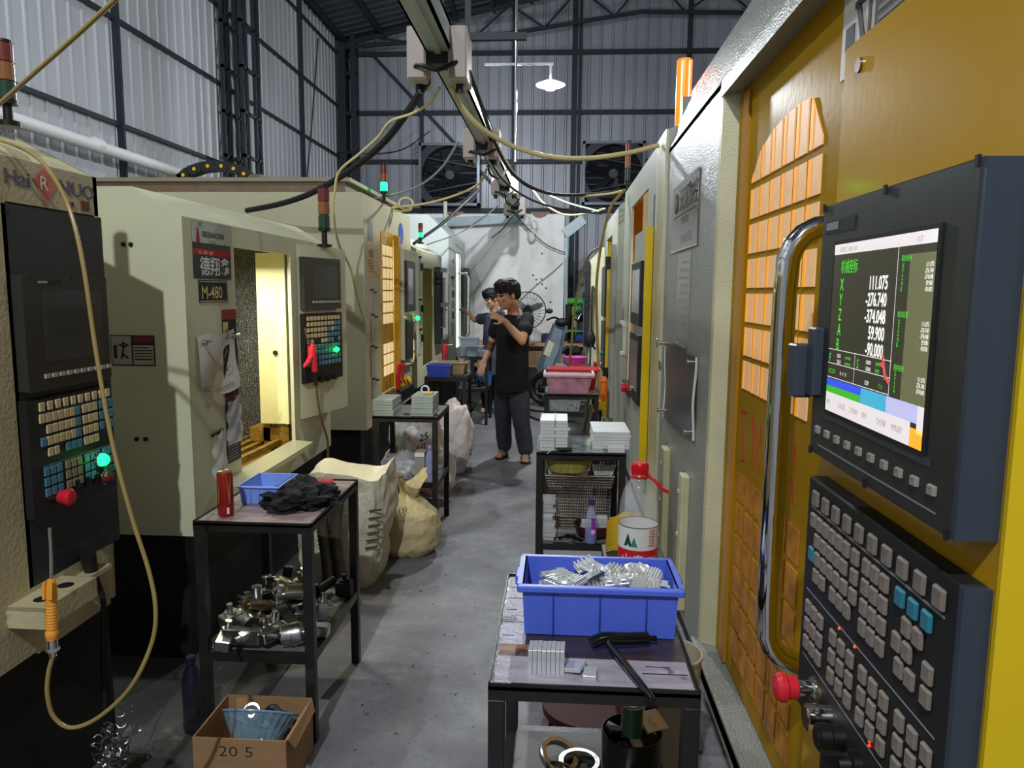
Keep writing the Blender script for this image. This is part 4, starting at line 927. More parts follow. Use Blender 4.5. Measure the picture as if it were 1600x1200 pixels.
table(-.05, .40, 8.7, 9.2, .70, [.3], 'low black table at back holding the bright pink bowl', slate)

def openbox(b, x0, x1, y0, y1, z0, z1, t=.004, taper=.0, rim=.0, m=0, rz=.01):
    T = taper
    lo = [(x0+T, y0+T), (x1-T, y0+T), (x1-T, y1-T), (x0+T, y1-T)]; hi = [(x0, y0), (x1, y0), (x1, y1), (x0, y1)]
    cx, cy = (x0+x1)/2, (y0+y1)/2
    ins = lambda p: (p[0]+(t if p[0] < cx else -t), p[1]+(t if p[1] < cy else -t))
    vs = [(*p, z0) for p in lo]+[(*p, z1) for p in hi]+[(*ins(p), z1) for p in hi]+[(*ins(p), z0+t) for p in lo]
    fs = [(3, 2, 1, 0), (12, 13, 14, 15)]
    for i in range(4):
        j = (i+1) % 4; fs += [(i, j, 4+j, 4+i), (4+i, 4+j, 8+j, 8+i), (8+i, 8+j, 12+j, 12+i)]
    b.add(vs, fs, m)
    if rim:
        r = rim; b.box(x0-r, x1+r, y0-r, y0+t, z1-rz, z1, m, .003).box(x0-r, x1+r, y1-t, y1+r, z1-rz, z1, m, .003).box(x0-r, x0+t, y0+t, y1-t, z1-rz, z1, m).box(x1-t, x1+r, y0+t, y1-t, z1-rz, z1, m)
    return b
# ======== blue crate full of machined parts
cr = thing('storage_crate', 'scuffed blue plastic crate full of machined parts on nearest table', 'crate', (.108, 1.72, .80))
b = openbox(MB(), -.072, .288, 1.635, 1.825, .802, .925, .004, .006, .012, 0, .016)
for x in (.0, .108, .215): b.box(x-.0015, x+.0015, 1.632, 1.637, .808, .912, 1)
b.box(.09, .127, 1.820, 1.829, .81, .915, 0)
for x in (-.086, .302): b.box(x-.006, x+.006, 1.70, 1.76, .895, .918, 0, .003)
b.build('tub', [M('scuffed_blue_plastic', '5068d2', .4, nz=(6, .08), spots=(5, .66, '6f86e0')), M('blue_shadow_seam', '2b3c94', .5)], cr)
def disc_part(kind):
    b = MB()
    if kind == 0:
        b.lathe([(.027, 0), (.027, .006), (.024, .007)], n=20)
        for i in range(7): w_ = sqrt(max(.0001, .0235**2-(-.021+i*.007)**2)); b.bx((-.021+i*.007, 0, .0095), (.0035, 2*w_, .006))
        b.lathe([(.008, .006), (.008, .0135), (.0055, .0135), (.0055, .008)], n=14, caps=False)
    elif kind == 1:
        b.bx((0, 0, .004), (.045, .034, .008), 0, .002)
        for i in range(5): b.bx((-.018+i*.009, 0, .011), (.004, .032, .008))
    elif kind == 2:
        b.lathe([(.024, 0), (.024, .009), (.017, .010), (.017, .004), (.009, .004), (.009, .011), (.005, .011), (.005, .002)], n=20)
        for i in range(10): a = i*pi/5; b.bx((.0245*cos(a), .0245*sin(a), .0045), (.004, .005, .008), 0, 0, Matrix.Rotation(a, 3, 'Z'))
    else:
        b.bx((0, 0, .003), (.05, .02, .006), 0, .001).bx((.014, 0, .009), (.012, .018, .01), 0, .001).bx((-.014, 0, .009), (.012, .018, .01), 0, .001)
    return b
kinds = [('finned_disc', 'round finned aluminium part'), ('finned_block', 'rectangular finned aluminium part'), ('ring_housing', 'round castellated aluminium part'), ('notched_bar', 'small notched aluminium bar')]
protos = []
rnd = random.Random(11)
n = 0
for k in range(120):
    kd = rnd.choice((0, 0, 1, 2, 2, 3, 1)); u, v = rnd.random(), rnd.random()
    x, y = -.035+u*.285, 1.676+v*.115; lay = k//30
    top = .013*(1-abs(u-.5)*1.4)
    z = .812+lay*.027+top*lay*.5+rnd.random()*.006
    rot = (rnd.uniform(-.35, .45)+(-.25 if lay == 3 else 0), rnd.uniform(-.4, .4), rnd.random()*6.28)
    nm, lb = kinds[kd]; lb += ' among the heap filling the blue crate'
    pr = next((p for q, p in protos if q == kd), None)
    if pr is None:
        o = disc_part(kd).build(nm, alu, None, local=True); tag(o, lb, 'machined part', 'machined parts in the blue crate'); protos.append((kd, o))
    else: o = pr.copy(); COL.objects.link(o)
    s = rnd.uniform(.95, 1.2); o.location = (x, y, z); o.rotation_euler = rot; o.scale = (s, s, s)
# blocks and plates in front of it
for i in range(8):
    x = -.045+i*.0096
    o = MB().bx((0, 0, .026), (.0088, .046, .052), 0, .0006).build('aluminium_block', alu, None, local=True) if i == 0 else blk.copy()
    if i == 0: blk = o
    else: COL.objects.link(o)
    o.location = (x, 1.484+(i % 3)*.001, .8005); o.rotation_euler = (0, 0, -.05)
    tag(o, 'thin aluminium block standing in the tight row before the blue crate', 'metal block', 'row of aluminium blocks')
o = MB().bx((0, 0, .005), (.036, .045, .009), 0, .0006).build('aluminium_plate', alu, None, local=True); o.location = (.050, 1.482, .8065); o.rotation_euler = (0, -.17, -.35); tag(o, 'tilted aluminium plate resting against the row of blocks', 'metal plate')
o = MB().bx((0, 0, .0045), (.028, .04, .009), 0, .0006).build('aluminium_plate', alu, None, local=True); o.location = (.080, 1.465, .8005); o.rotation_euler = (0, 0, -.1); tag(o, 'flat aluminium plate lying right of the tilted one', 'metal plate')
tt = thing('tee_wrench', 'glossy black T-handled wrench lying across nearest table edge', 'wrench', (.14, 1.5, .80))
gl = M('gloss_black', '0d1211', .08, coat=.5)
MB().tube(spline([(.085, 1.565, .822), (.115, 1.575, .83), (.16, 1.585, .826), (.215, 1.60, .822)], 5), .014, 12, rs=None).build('handle', gl, tt)
MB().cyl((.205, 1.598, .822), (.235, 1.605, .82), .006).build('tip', gun, tt)
MB().tube([(.125, 1.575, .825), (.128, 1.555, .822), (.1895, 1.385, .813), (.197, 1.362, .812)], .008, 10, rs=[.014, .0085, .0075, .006]).build('shaft', gl, tt)
# things on its lower shelf
def ringpart(P, r, h, label, tilt=(0, 0, 0), m=steel):
    o = MB().lathe([(r, 0), (r, h*.8), (r*.93, h), (r*.72, h), (r*.70, h*.8), (r*.70, 0), (r, 0)], n=32, caps=False).build('metal_ring', m, None, local=True)
    o.location = P; o.rotation_euler = tilt; return tag(o, label, 'metal ring')
ringpart((.075, 1.80, .352), .058, .028, 'bright bolted steel ring flat on the lower shelf left of the can')
ringpart((.02, 1.83, .366), .055, .016, 'thin steel ring leaning on the bright ring', (.25, .35, 0))
ringpart((.02, 1.75, .378), .035, .018, 'small steel ring propped before the thin ring', (-.3, .2, 0), brass)
ringpart((.225, 1.63, .352), .062, .05, 'turned steel flange in front of the parts can')
dc = thing('parts_can', 'open black metal can of odd parts on the lower shelf', 'can', (.205, 1.76, .35))
MB().lathe([(.074, 0), (.076, .145), (.073, .146), (.071, .02), (0, .02)], (.205, 1.76, .352), 28, caps=False).build('can_body', gun, dc)
rr_ = random.Random(4)
for i in range(9):
    a = i*.7; c = (.205+.042*cos(a), 1.76+.042*sin(a), .475+.014*(i % 3))
    o = MB().bx((0, 0, 0), (.05, .03, .012), 0, .002).build('scrap_plate', (steel, alu, gun)[i % 3], None, local=True); o.location = c; o.rotation_euler = (rr_.uniform(-.6, .6), rr_.uniform(-.6, .6), a); tag(o, 'loose metal scrap piece lying inside the black can', 'metal piece', 'scrap in the black can')
o = MB().bx((0, 0, 0), (.075, .055, .008), 0, .001).cyl((0, 0, .003), (0, 0, .006), .012).build('drilled_plate', alu, None, local=True); o.location = (.255, 1.765, .52); o.rotation_euler = (.5, .15, .7); tag(o, 'drilled grey plate sticking up at the can right rim', 'metal plate')
gt = thing('film_roll', 'dark green stretch film roll standing in the parts can', 'film roll', (.20, 1.72, .51))
MB().lathe([(.019, 0), (.027, 0), (.027, .075), (.019, .075)], (.20, 1.72, .515), 24).build('film', M('green_film', '1f4a33', .2), gt)
MB().lathe([(.012, .074), (.019, .074), (.019, .077), (.012, .077), (.012, .06)], (.20, 1.72, .515), 20, caps=False).build('core', M('cardboard_core', 'b9a894', .7), gt)
st = thing('plastic_stool', 'dark red plastic stool behind nearest table legs', 'stool', (.12, 2.26, 0))
MB().lathe([(.15, .25), (.15, .275), (0, .28)], (.12, 2.26, 0), 24).build('seat', M('maroon_plastic', '4c0d15', .65), st)
for a in range(4):
    c, s_ = cos(a*pi/2+.8), sin(a*pi/2+.8); MB().tube([(.12+.13*c, 2.26+.13*s_, .25), (.12+.17*c, 2.26+.17*s_, 0)], .03, 4).build('leg', M('maroon_plastic', '6e1620'), st)
b = MB().lathe([(.075, 0), (.095, .5), (.098, .5), (.098, .51), (.092, .51), (.074, .01)], (.36, 2.16, 0), 24, caps=False); tag(b.build('beige_bucket', M('beige_plastic', 'a59a80', .4)), 'tall beige plastic bucket behind nearest table right leg', 'bucket')
# big water bottle on a low stand
sd = thing('low_stand', 'low black stand under the big red-capped water bottle', 'stand', (.30, 2.65, 0))
MB().box(.19, .42, 2.5, 2.85, .585, .60).build('top', frame_black, sd)
for x in (.19, .40):
    for y in (2.5, 2.83): MB().box(x, x+.02, y, y+.02, 0, .585).build('leg', frame_black, sd)
wb_ = thing('water_bottle', 'large clear water bottle with red cap and white label behind blue crate', 'bottle', (.305, 2.62, .60))
prof = [(.0, .0), (.06, .0), (.068, .01), (.07, .03), (.07, .17), (.071, .2), (.068, .245), (.056, .29), (.036, .325), (.024, .343), (.022, .36)]
glassy = M('bottle_plastic', 'eef2f2', .07, alpha=.16)
MB().lathe(prof, (.305, 2.62, .60), 32, caps=False).build('bottle_body', glassy, wb_)
b = MB().lathe([(.0715, .02), (.0715, .165)], (.305, 2.62, .60), 40, 0, caps=False); b.lathe([(.072, .02), (.072, .085)], (.305, 2.62, .60), 40, 1, caps=False); b.lathe([(.0722, .166), (.0722, .169)], (.305, 2.62, .60), 40, 3, caps=False)
def curved(t, ang, z, h, m, sx=1.0):
    vs, fs = glyphs(t, .01); wd = max(p.x for p in vs)*h*sx
    b.add([V((.305+.0732*sin(ang+(p.x*h*sx-wd/2)/.0732), 2.62-.0732*cos(ang+(p.x*h*sx-wd/2)/.0732), .60+z+p.y*h)) for p in vs], fs, m)
curved('山泉', -.35, .032, .045, 0); curved('饮用天然水', .5, .05, .014, 0)
def tri(a0, z0, w_, h, m):
    P = [(a0-w_, z0), (a0+w_, z0), (a0, z0+h)]; b.add([V((.305+.0729*sin(a), 2.62-.0729*cos(a), .60+z)) for a, z in P], [(0, 1, 2)], m)
tri(-.62, .098, .22, .05, 2); tri(-.30, .098, .18, .036, 4)
for i in range(6): curved('净含量 4L'[: 3+i % 3], .62, .155-i*.011, .008, 1)
b.build('label', [white_pl, M('label_red', 'c01f2b', .4), M('label_dark_green', '12463a', .5), ink, M('label_green', '2a8a62', .5)], wb_)
b = MB().lathe([(.028, .352), (.03, .356), (.03, .385), (.026, .392), (0, .392)], (.305, 2.62, .60), 20)
for i in range(20): a = i*pi/10; b.bx((.305+.03*cos(a), 2.62+.03*sin(a), .97), (.003, .003, .026))
b.build('cap', M('cap_red', 'c4161f', .3), wb_)
b = MB().tube([(.305+.034*cos(a), 2.62+.034*sin(a), .945) for a in [i*pi/10 for i in range(20)]], .006, 6, closed=True).tube(spline([(.335, 2.60, .945), (.355, 2.57, .935), (.372, 2.56, .915), (.40, 2.56, .90)], 5), .006, 6); b.build('carry_strap', M('cap_red', 'c4161f'), wb_)
def yf(u, v): return (.20+u*.17, 2.74+.02*sin(u*7)+.03*v, .60+.18*(1-v)*(1-.5*abs(u-.55))+.004*sin(u*20))
papery(yf, 10, 8, M('yellow_cloth', 'd8b22a', .75, bump=(30, .4)), 'yellow_cloth', 'folded yellow cloth standing behind the water bottle', 'cloth')

# ======== table with white plates
def plate_stack(x0, x1, y0, y1, z, n, h, jit, nm, label, grp, m=alu_w, seed=1):
    q = random.Random(seed); P = None; out = []
    for i in range(n):
        if P is None: o = MB().bx((0, 0, h/2), (x1-x0, y1-y0, h*.93), 0, .001).build(nm, m, None, local=True); P = o
        else: o = P.copy(); COL.objects.link(o)
        o.location = ((x0+x1)/2+q.uniform(-jit, jit), (y0+y1)/2+q.uniform(-jit, jit), z+i*h); o.rotation_euler = (0, 0, q.uniform(-jit, jit)*4); tag(o, label, 'plate', grp); out.append(o)
    return out
ps = plate_stack(-.078, .06, 3.64, 3.86, .801, 9, .0175, .002, 'white_plate', 'white milled plate in the tall square stack on baskets table', 'tall stack of white plates', M('white_milled', 'd5d6d0', .45, .1, nz=(9, .06), spots=(7, .66, 'b9b26a')))
b = MB().bx((0, 0, 0), (.008, .222, .0012)).bx((0, -.111, -.08), (.008, .0012, .158)).build('packing_strap', M('grey_strap', '9b9b98', .4), None, local=True); b.location = (-.004, 3.75, .9605); tag(b, 'grey strap over the tall stack of white plates', 'strap')
plate_stack(.19, .40-.02, 3.72, 4.02, .801, 6, .015, .003, 'white_bar_plate', 'long white plate in the low stack beside the yellow pod', 'low stack of long white plates', M('white_milled', 'd5d6d0'), 3)
plate_stack(.262, .345, 3.63, 3.71, .801, 1, .028, 0, 'white_block', 'small white block before the low stack of long plates', None, M('white_milled', 'd5d6d0'))[0]
t2 = thing('hex_key', 'black T-grip hex key with steel blade on table front edge', 'hex key', (.02, 3.64, .80))
MB().tube([(.0, 3.63, .812), (.08, 3.645, .812)], .011, 10).build('grip', soft_black, t2); MB().tube([(.02, 3.63, .81), (-.02, 3.60, .81), (-.045, 3.585, .80)], .005, 8).cyl((.08, 3.645, .812), (.11, 3.65, .812), .006).build('blade', chrome, t2)
o = MB().box(.09, .24, 3.62, 3.98, .8005, .804).build('glass_sheet', M('oily_glass', '7f8b90', .08, coat=.5, spots=(10, .5, '4c5258'))); tag(o, 'wet glass sheet lying between the white plate stacks', 'glass sheet')
def basket(name, label, x0, x1, y0, y1, z0, z1, mat, taper=.03, nx=9, ny=5, nz_=4, r=.0022, rim=.005, cat='basket', lip=None):
    b = MB()
    def pt(s, v):                                     # around the rim
        X0, X1, Y0, Y1 = x0+taper*(1-v), x1-taper*(1-v), y0+taper*(1-v), y1-taper*(1-v); z = z0+(z1-z0)*v; e = s % 4
        return V(((X0+(X1-X0)*e), Y0, z)) if e < 1 else V((X1, Y0+(Y1-Y0)*(e-1), z)) if e < 2 else V((X1-(X1-X0)*(e-2), Y1, z)) if e < 3 else V((X0, Y1-(Y1-Y0)*(e-3), z))
    ss = [i/nx for i in range(nx)]+[1+i/ny for i in range(ny)]+[2+i/nx for i in range(nx)]+[3+i/ny for i in range(ny)]
    for s in ss: b.tube([pt(s, 0), pt(s, 1)], r, 5)
    for k in range(nz_+1):
        v = k/nz_; P = [pt(s, v) for s in (0, 1, 2, 3)]; b.tube(P, rim if k == nz_ else r, 6, closed=True)
    for i in range(1, nx): b.tube([pt(i/nx, 0), pt(3-i/nx, 0)], r, 4)
    for i in range(1, ny): b.tube([pt(1+i/ny, 0), pt(4-i/ny, 0)], r, 4)
    return tag(b.build(name, mat), label, cat)
wire = M('brown_wire', '6f6354', .4, .5)
basket('wire_basket', 'large wire mesh basket on lower shelf of the plates table', -.04, .295, 3.82, 4.05, .341, .60, wire, .01, 26, 16, 16, .0022, .005)
basket('wire_basket', 'shallow brown wire tray stacked on the large wire basket', -.05, .30, 3.68, 4.04, .608, .665, wire, .012, 18, 12, 4, .003, .006)
basket('plastic_basket', 'white slotted plastic basket under the yellow basket', -.05, .18, 3.70, 3.95, .667, .735, white_pl, .02, 14, 12, 6, .004, .006)
basket('plastic_basket', 'small white slotted basket at right end of the wire tray', .19, .305, 3.7, 3.95, .667, .72, white_pl, .015, 7, 12, 6, .004, .006)
yb = MB()
def ybf(u, v):
    a = u*2*pi; k = (1-v*.28) if v < .85 else (1-.24)*(1-(v-.85)/.15)
    sx, sy = .122*k, .09*k; e = .55
    X = abs(cos(a))**e*(1 if cos(a) > 0 else -1); Y = abs(sin(a))**e*(1 if sin(a) > 0 else -1)
    return (.065+sx*X, 3.73+sy*Y, .758-.075*min(v/.85, 1)+.006*cos(2*a))
yb.grid(ybf, 32, 8); yy = M('yellow_mesh_plastic', 'a59a45', .4, nz=(40, .2), alpha=.86); yo = thing('plastic_basket', 'oval olive-yellow plastic basket under the plates table top', 'basket', (.065, 3.73, .68))
yb.build('bowl', yy, yo); b = MB().tube([V(ybf(i/32, 0)) for i in range(32)], .006, 6, closed=True)
for i in range(32): b.tube([V(ybf(i/32, j/8))*1.0 for j in range(7)], .0022, 4)
b.build('ribs', M('olive_plastic', '8c8236', .4), yo)
plate_stack(-.072, .0, 3.64, 3.76, .336, 10, .021, .010, 'grey_plate', 'grey milled plate in the slumped stack on the shelf', 'slumped stack of grey plates', alu, 9)
bw = MB().lathe([(.05, 0), (.085, .02), (.1, .07), (.096, .07), (.08, .025), (0, .012)], (.20, 3.73, .336), 24, caps=False); tag(bw.build('bowl', M('dark_red_bowl', '4a1d1c', .35)), 'dark red bowl holding white blocks on the plates table shelf', 'bowl')
for i, (dx, dy, dz) in enumerate(((-.03, -.01, .03), (.035, .02, .045))):
    o = MB().bx((0, 0, .03), (.075, .03, .06), 0, .001).box(-.036, .036, -.0155, -.0152, .02, .022, 1).build('white_block', [white_pl, ink_g], None, local=True); o.location = (.20+dx, 3.73+dy, .336+dz); o.rotation_euler = (.2, .12-.1*i, .1); tag(o, ('white block leaning left in the dark red bowl', 'white block on the right in the dark red bowl')[i], 'block')
pb = thing('drink_bottle', 'slim clear bottle with purple cap and purple label on shelf', 'bottle', (.185, 3.625, .336))
MB().lathe([(.026, 0), (.03, .01), (.03, .13), (.022, .165), (.013, .185), (.013, .2)], (.185, 3.625, .336), 20, caps=False).build('bottle_body', M('bottle_tint', 'b9bede', .08, alpha=.35), pb)
MB().lathe([(.028, .004), (.0285, .07), (0, .07)], (.185, 3.625, .336), 20).build('drink', M('blue_drink', '3a3f9a', .1), pb); MB().lathe([(.016, .198), (.016, .222), (0, .223)], (.185, 3.625, .336), 16).build('cap', M('cap_purple', '5a2468', .35), pb)
b = MB().bx((.195, 3.596, .44), (.02, .003, .07), 0, .001); b.sph((.195, 3.595, .40), (.012, .002, .014), 10, 1); b.build('label', [M('label_purple', '8a2fa0', .4), M('label_pink', 'e2a6d8', .4)], pb)
for i, (x, y, a) in enumerate(((.07, 3.68, .6), (.10, 3.66, -.8))):
    b = MB().tube([(-.05, 0, .008), (0, .008, .012), (.05, 0, .008)], .006, 6).tube([(-.05, .012, .008), (0, .004, .014), (.05, .014, .008)], .006, 6).cyl((0, .006, 0), (0, .006, .022), .008); o = b.build('pliers', gun, None, local=True); o.location = (x, y, .336); o.rotation_euler = (0, 0, a); tag(o, ('dark pliers lying behind the other pair on the shelf', 'dark pliers lying at the shelf front edge')[i], 'pliers')

# ======== far right table with pink basin
pk = MB()
def tubf(x0, x1, y0, y1, z0, z1, b, m=0, tp=.03): return openbox(b, x0, x1, y0, y1, z0, z1, .004, tp, .014, m, .018)
bs = thing('plastic_basin', 'translucent pink plastic basin on table in the right row', 'basin', (.10, 5.85, .80))
tubf(-.09, .28, 5.72, 5.98, .803, .95, MB(), 0, .035).build('tub', M('pink_translucent', 'c48b9c', .3, alpha=.9, nz=(14, .3)), bs)
MB().box(-.105, .295, 5.705, 5.722, .945, .966, 0, .004).box(-.105, -.088, 5.722, 5.98, .945, .966, 0, .004).box(.278, .295, 5.722, 5.98, .945, .966, 0, .004).build('rim', M('pink_white', 'e6cdd4', .35), bs)
b = tubf(-.06, .34, 6.0, 6.18, .803, .975, MB(), 0, .03); tag(b.build('plastic_basin', M('red_basin', 'c23a3c', .35)), 'red-rimmed basin behind the pink basin', 'basin')
ct = thing('chip_tray', 'clear tray of shiny metal bits below the pink basin', 'tray', (.07, 5.76, .665))
openbox(MB(), -.06, .19, 5.72, 5.9, .667, .76, .003, .01).build('tray', M('tray_film', 'c9cfd2', .15, alpha=.35), ct)
b = MB(); q = random.Random(5)
for i in range(150):
    c = V((-.05+q.random()*.23, 5.73+q.random()*.15, .672+q.random()*.06)); b.bx(c, (.02, .006, .012), i % 2, 0, Matrix.Rotation(q.random()*6, 3, V((q.random(), q.random(), q.random())).normalized()))
o = b.build('metal_bits', [steel, gun], ct); o['kind'] = 'stuff'
cb = MB().grid(lambda u, v: (.21+.06*u+.012*sin(v*6), 5.68-.012*sin(u*9), .44+.30*(1-v)+.015*sin(u*4)), 8, 10); cb.add(list(cb.v), [f[::-1] for f in cb.f]); tag(cb.build('rag', M('grey_rag', '6a645c', .85, bump=(30, .4))), 'grey oily rag hanging before the far right table shelf', 'rag')
o = MB().sph((.10, 5.86, .50), (.12, .09, .07), 16).build('crumpled_bag', M('crumpled_foil', '8f8f90', .3, .5, bump=(25, 1.0))); tag(o, 'crumpled silvery bag on bottom shelf under metal bits tray', 'bag')
o = MB().lathe([(.10, 0), (.15, .11), (.155, .115), (.146, .115), (.098, .008), (0, .006)], (.22, 8.95, .70), 24, caps=False).build('bowl', M('hot_pink', 'e25ac0', .35)); tag(o, 'bright pink plastic bowl on low black table at back', 'bowl')
b = MB(); q = random.Random(3)
for i in range(10): c = V((.17+q.random()*.14, 8.76+q.random()*.06, .702)); b.bx(c+V((0, 0, .02)), (.05, .03, .03), 0, .004)
tag(b.build('red_rag', M('red_cloth', 'b3202c', .7)), 'red cloth bundle in front of the pink bowl', 'cloth')
o = MB().box(-.04, .13, 8.75, 9.05, .702, .72, 0, .004).box(-.02, .11, 8.77, 9.03, .72, .722, 1).build('tray', [bezel, grey_pl]); tag(o, 'flat dark tray on low black table left of pink bowl', 'tray')

# ======== left tables
cn = thing('drink_can', 'slim red and gold drink can on the rag table corner', 'can', (-1.165, 2.47, .80))
b = MB().lathe([(.022, 0), (.0275, .008), (.0275, .148), (.024, .158)], (-1.165, 2.47, .80), 28, 0)
for a in (-.5, .9):
    P = [(a-.28, .148), (a+.28, .148), (a+.05, .05), (a-.05, .05)]; b.add([V((-1.165+.0279*sin(x), 2.47-.0279*cos(x), .80+z)) for x, z in P], [(0, 3, 2, 1)], 1)
P = [(.55, .012), (.85, .012), (.85, .035), (.55, .035)]; b.add([V((-1.165+.0280*sin(x), 2.47-.0280*cos(x), .80+z)) for x, z in P], [(0, 1, 2, 3)], 2)
b.build('can_body', [M('can_red', 'a3271f', .3, .4), M('can_gold', 'c9a24e', .3, .6), white_pl], cn); MB().lathe([(.0245, .157), (.024, .162), (.021, .160), (0, .159)], (-1.165, 2.47, .80), 24).bx((-1.165, 2.465, .962), (.012, .02, .002)).build('lid', M('can_lid_gold', 'b9a070', .3, .9), cn)
bb = thing('small_basket', 'light blue plastic basket beside the drink can', 'basket', (-1.10, 2.70, .80))
b = openbox(MB(), -1.175, -1.025, 2.60, 2.80, .802, .872, .004, .008, .006, 0, .008)
for i in range(5): b.box(-1.165+i*.032, -1.162+i*.032, 2.598, 2.606, .81, .862, 0)
b.build('tub', lblue_pl, bb); MB().box(-1.16, -1.04, 2.62, 2.78, .806, .81).build('paper_liner', white_pl, bb)
br_ = thing('brush', 'red-headed brush with white handle lying behind the black rag', 'brush', (-1.0, 2.90, .80))
MB().bx((-.96, 2.88, .815), (.11, .045, .028), 0, .008, Matrix.Rotation(.2, 3, 'Z')).build('head', M('brush_red', 'c9352c', .4), br_); MB().tube([(-1.0, 2.875, .825), (-1.07, 2.90, .84), (-1.13, 2.92, .835)], .007, 8).build('handle', white_pl, br_)
def lump(name, label, cat, c, r, amp, freq, mat, nu=40, nv=28, flat=.0, seed=0.0, shape=None, ret=False):
    """a cloth-like or sack-like body: an ellipsoid pushed about by folded noise, resting flat below"""
    b = MB(); c = V(c)
    def fn(u, v):
        a, t = u*2*pi, v*pi; d = V((sin(t)*cos(a), sin(t)*sin(a), -cos(t)))
        k = 1+amp*(noise.noise(d*freq+V((seed, 0, 0)))+.5*abs(noise.noise(d*freq*2.3+V((0, seed, 3)))))
        if shape: k *= shape(d)
        p = V((d.x*r[0], d.y*r[1], d.z*r[2]))*k
        p.z = max(p.z, -r[2]*flat); return c+p+V((0, 0, r[2]*flat+.002))
    b.grid(fn, nu, nv)
    o = b.build(name, mat, sharp=80); tag(o, label, cat)
    return (o, fn) if ret else o
lump('black_rag', 'crumpled black rag heaped on the worn left table', 'rag', (-.96, 2.65, .80), (.125, .13, .05), .55, 2.6, M('black_rag_cloth', '101012', .9, bump=(40, .4)), 90, 60, .35, 2.0)
o = MB().sph((-.885, 2.76, .812), (.05, .035, .014), 14).build('black_glove', M('black_rag_cloth', '101012')); tag(o, 'small black glove right of the black rag', 'glove')
# workholding fixtures on its lower shelf
def fixture(kind):
    b = MB()
    if kind == 0: b.bx((0, 0, .035), (.06, .05, .07), 0, .003).cyl((0, 0, .07), (0, 0, .08), .02, n=6).cyl((0, 0, .08), (0, 0, .105), .009).cyl((0, -.026, .05), (0, -.0245, .05), .005, m=1).cyl((0, -.026, .018), (0, -.0245, .018), .005, m=1)
    elif kind == 1: b.lathe([(.032, 0), (.034, .05), (.03, .062), (.012, .064), (.012, .078), (.018, .079), (.018, .09), (.009, .091), (.009, .105), (0, .105)], n=24)
    elif kind == 2: b.bx((0, 0, .018), (.11, .045, .036), 0, .003).cyl((0, 0, .036), (0, 0, .05), .017, n=6).cyl((0, 0, .05), (0, 0, .075), .01)
    elif kind == 3: b.lathe([(.028, 0), (.028, .012), (.016, .014), (.016, .09), (.011, .092), (0, .092)], n=22)
    else: b.bx((0, 0, .03), (.07, .03, .06), 0, .003).bx((0, -.02, .045), (.07, .02, .012), 0, .002).cyl((.0, 0, .06), (0, 0, .085), .008)
    return b
names = [('fixture_block', 'upright steel block fixture with stud'), ('stud_cylinder', 'round steel fixture with stepped stud'), ('flat_fixture', 'long low steel fixture with hex nut'), ('flanged_pin', 'flanged steel pin'), ('step_clamp', 'stepped steel clamp block')]
fp = {}; q = random.Random(21); mats_f = [steel, steel, brass, steel, gun]
spots_ = []
for j in range(6):
    for i in range(5): spots_.append((-1.17+i*.066+q.uniform(-.012, .012), 2.45+j*.078+q.uniform(-.015, .015), 0))
for i in range(9): spots_.append((-1.15+q.random()*.2, 2.55+q.random()*.25, 1))
for x, y, lay in spots_:
    if x > -.95 and y > 2.75: continue
    kd = q.randrange(5); mt = q.choice(mats_f); kk = (kd, mt.name)
    nm, lb = names[kd]
    if kk not in fp:
        o = fixture(kd).build(nm, [mt, gun], None, local=True); fp[kk] = o; tag(o, lb+' among the fixtures on the rag table lower shelf', 'fixture', 'steel fixtures on the lower shelf')
    else: o = fp[kk].copy(); COL.objects.link(o)
    o.location = (x, y, .332+lay*.055); up = q.random() < .55
    o.rotation_euler = (q.uniform(-.2, .2) if up else q.choice((1.4, -1.4)), q.uniform(-.15, .15), q.random()*6.28)
    if not up: o.location.z += .034
    o.scale = (1.22, 1.22, 1.15)
o = fixture(0).build('fixture_block', [soft_black, gun], None, local=True); o.location = (-.872, 2.90, .332); o.scale = (1.1, 1.1, .85); tag(o, 'black block fixture with stud alone at the shelf right corner', 'fixture')
o = MB().bx((0, 0, .006), (.03, .14, .012), 0, .001).build('steel_strip', steel, None, local=True); o.location = (-.93, 2.88, .332); o.rotation_euler = (0, 0, .7); tag(o, 'flat steel strip beside the lone black fixture', 'strip')
# second left table
plate_stack(-1.172, -1.045, 4.60, 4.85, .796, 6, .018, .003, 'grey_plate', 'grey plate in the left stack on the second left table', 'left stack of grey plates', M('grey_plate_paint', 'a2aca6', .45, .2, nz=(10, .08)), 5)
plate_stack(-.93, -.79, 4.62, 4.85, .796, 8, .0165, .003, 'grey_plate', 'grey plate in the right stack under the tape ring', 'right stack of grey plates', M('grey_plate_paint', 'a2aca6'), 6)
o = MB().lathe([(.028, 0), (.028, .02), (.02, .02), (.02, 0), (.028, 0)], n=24, caps=False).build('tape_ring', white_pl, None, local=True); o.location = (-.855, 4.7, .957); o.rotation_euler = (1.2, .3, .2); tag(o, 'white tape ring leaning on the right plate stack', 'tape')
o = MB().bx((0, 0, .008), (.05, .04, .016), 0, .003).build('yellow_eraser', yel_pl, None, local=True); o.location = (-.825, 4.70, .929); tag(o, 'small yellow block beside the tape ring', 'block')
for x, y in ((-.975, 4.68), (-.775, 4.66)):
    o = MB().lathe([(.02, 0), (.02, .008), (.013, .008), (.013, 0)], n=18, caps=False).build('washer', brass, None, local=True); o.location = (x, y, .796); tag(o, 'brass washer lying '+('left' if x < -.9 else 'right')+' of the right plate stack', 'washer')
lump('clear_bag', 'clear plastic bag of parts on the second left table shelf', 'bag', (-1.0, 4.74, .37), (.14, .12, .095), .35, 2.6, M('bag_film', 'c8ccd6', .1, alpha=.42, bump=(14, .8)), 36, 24, .6, 5.0)
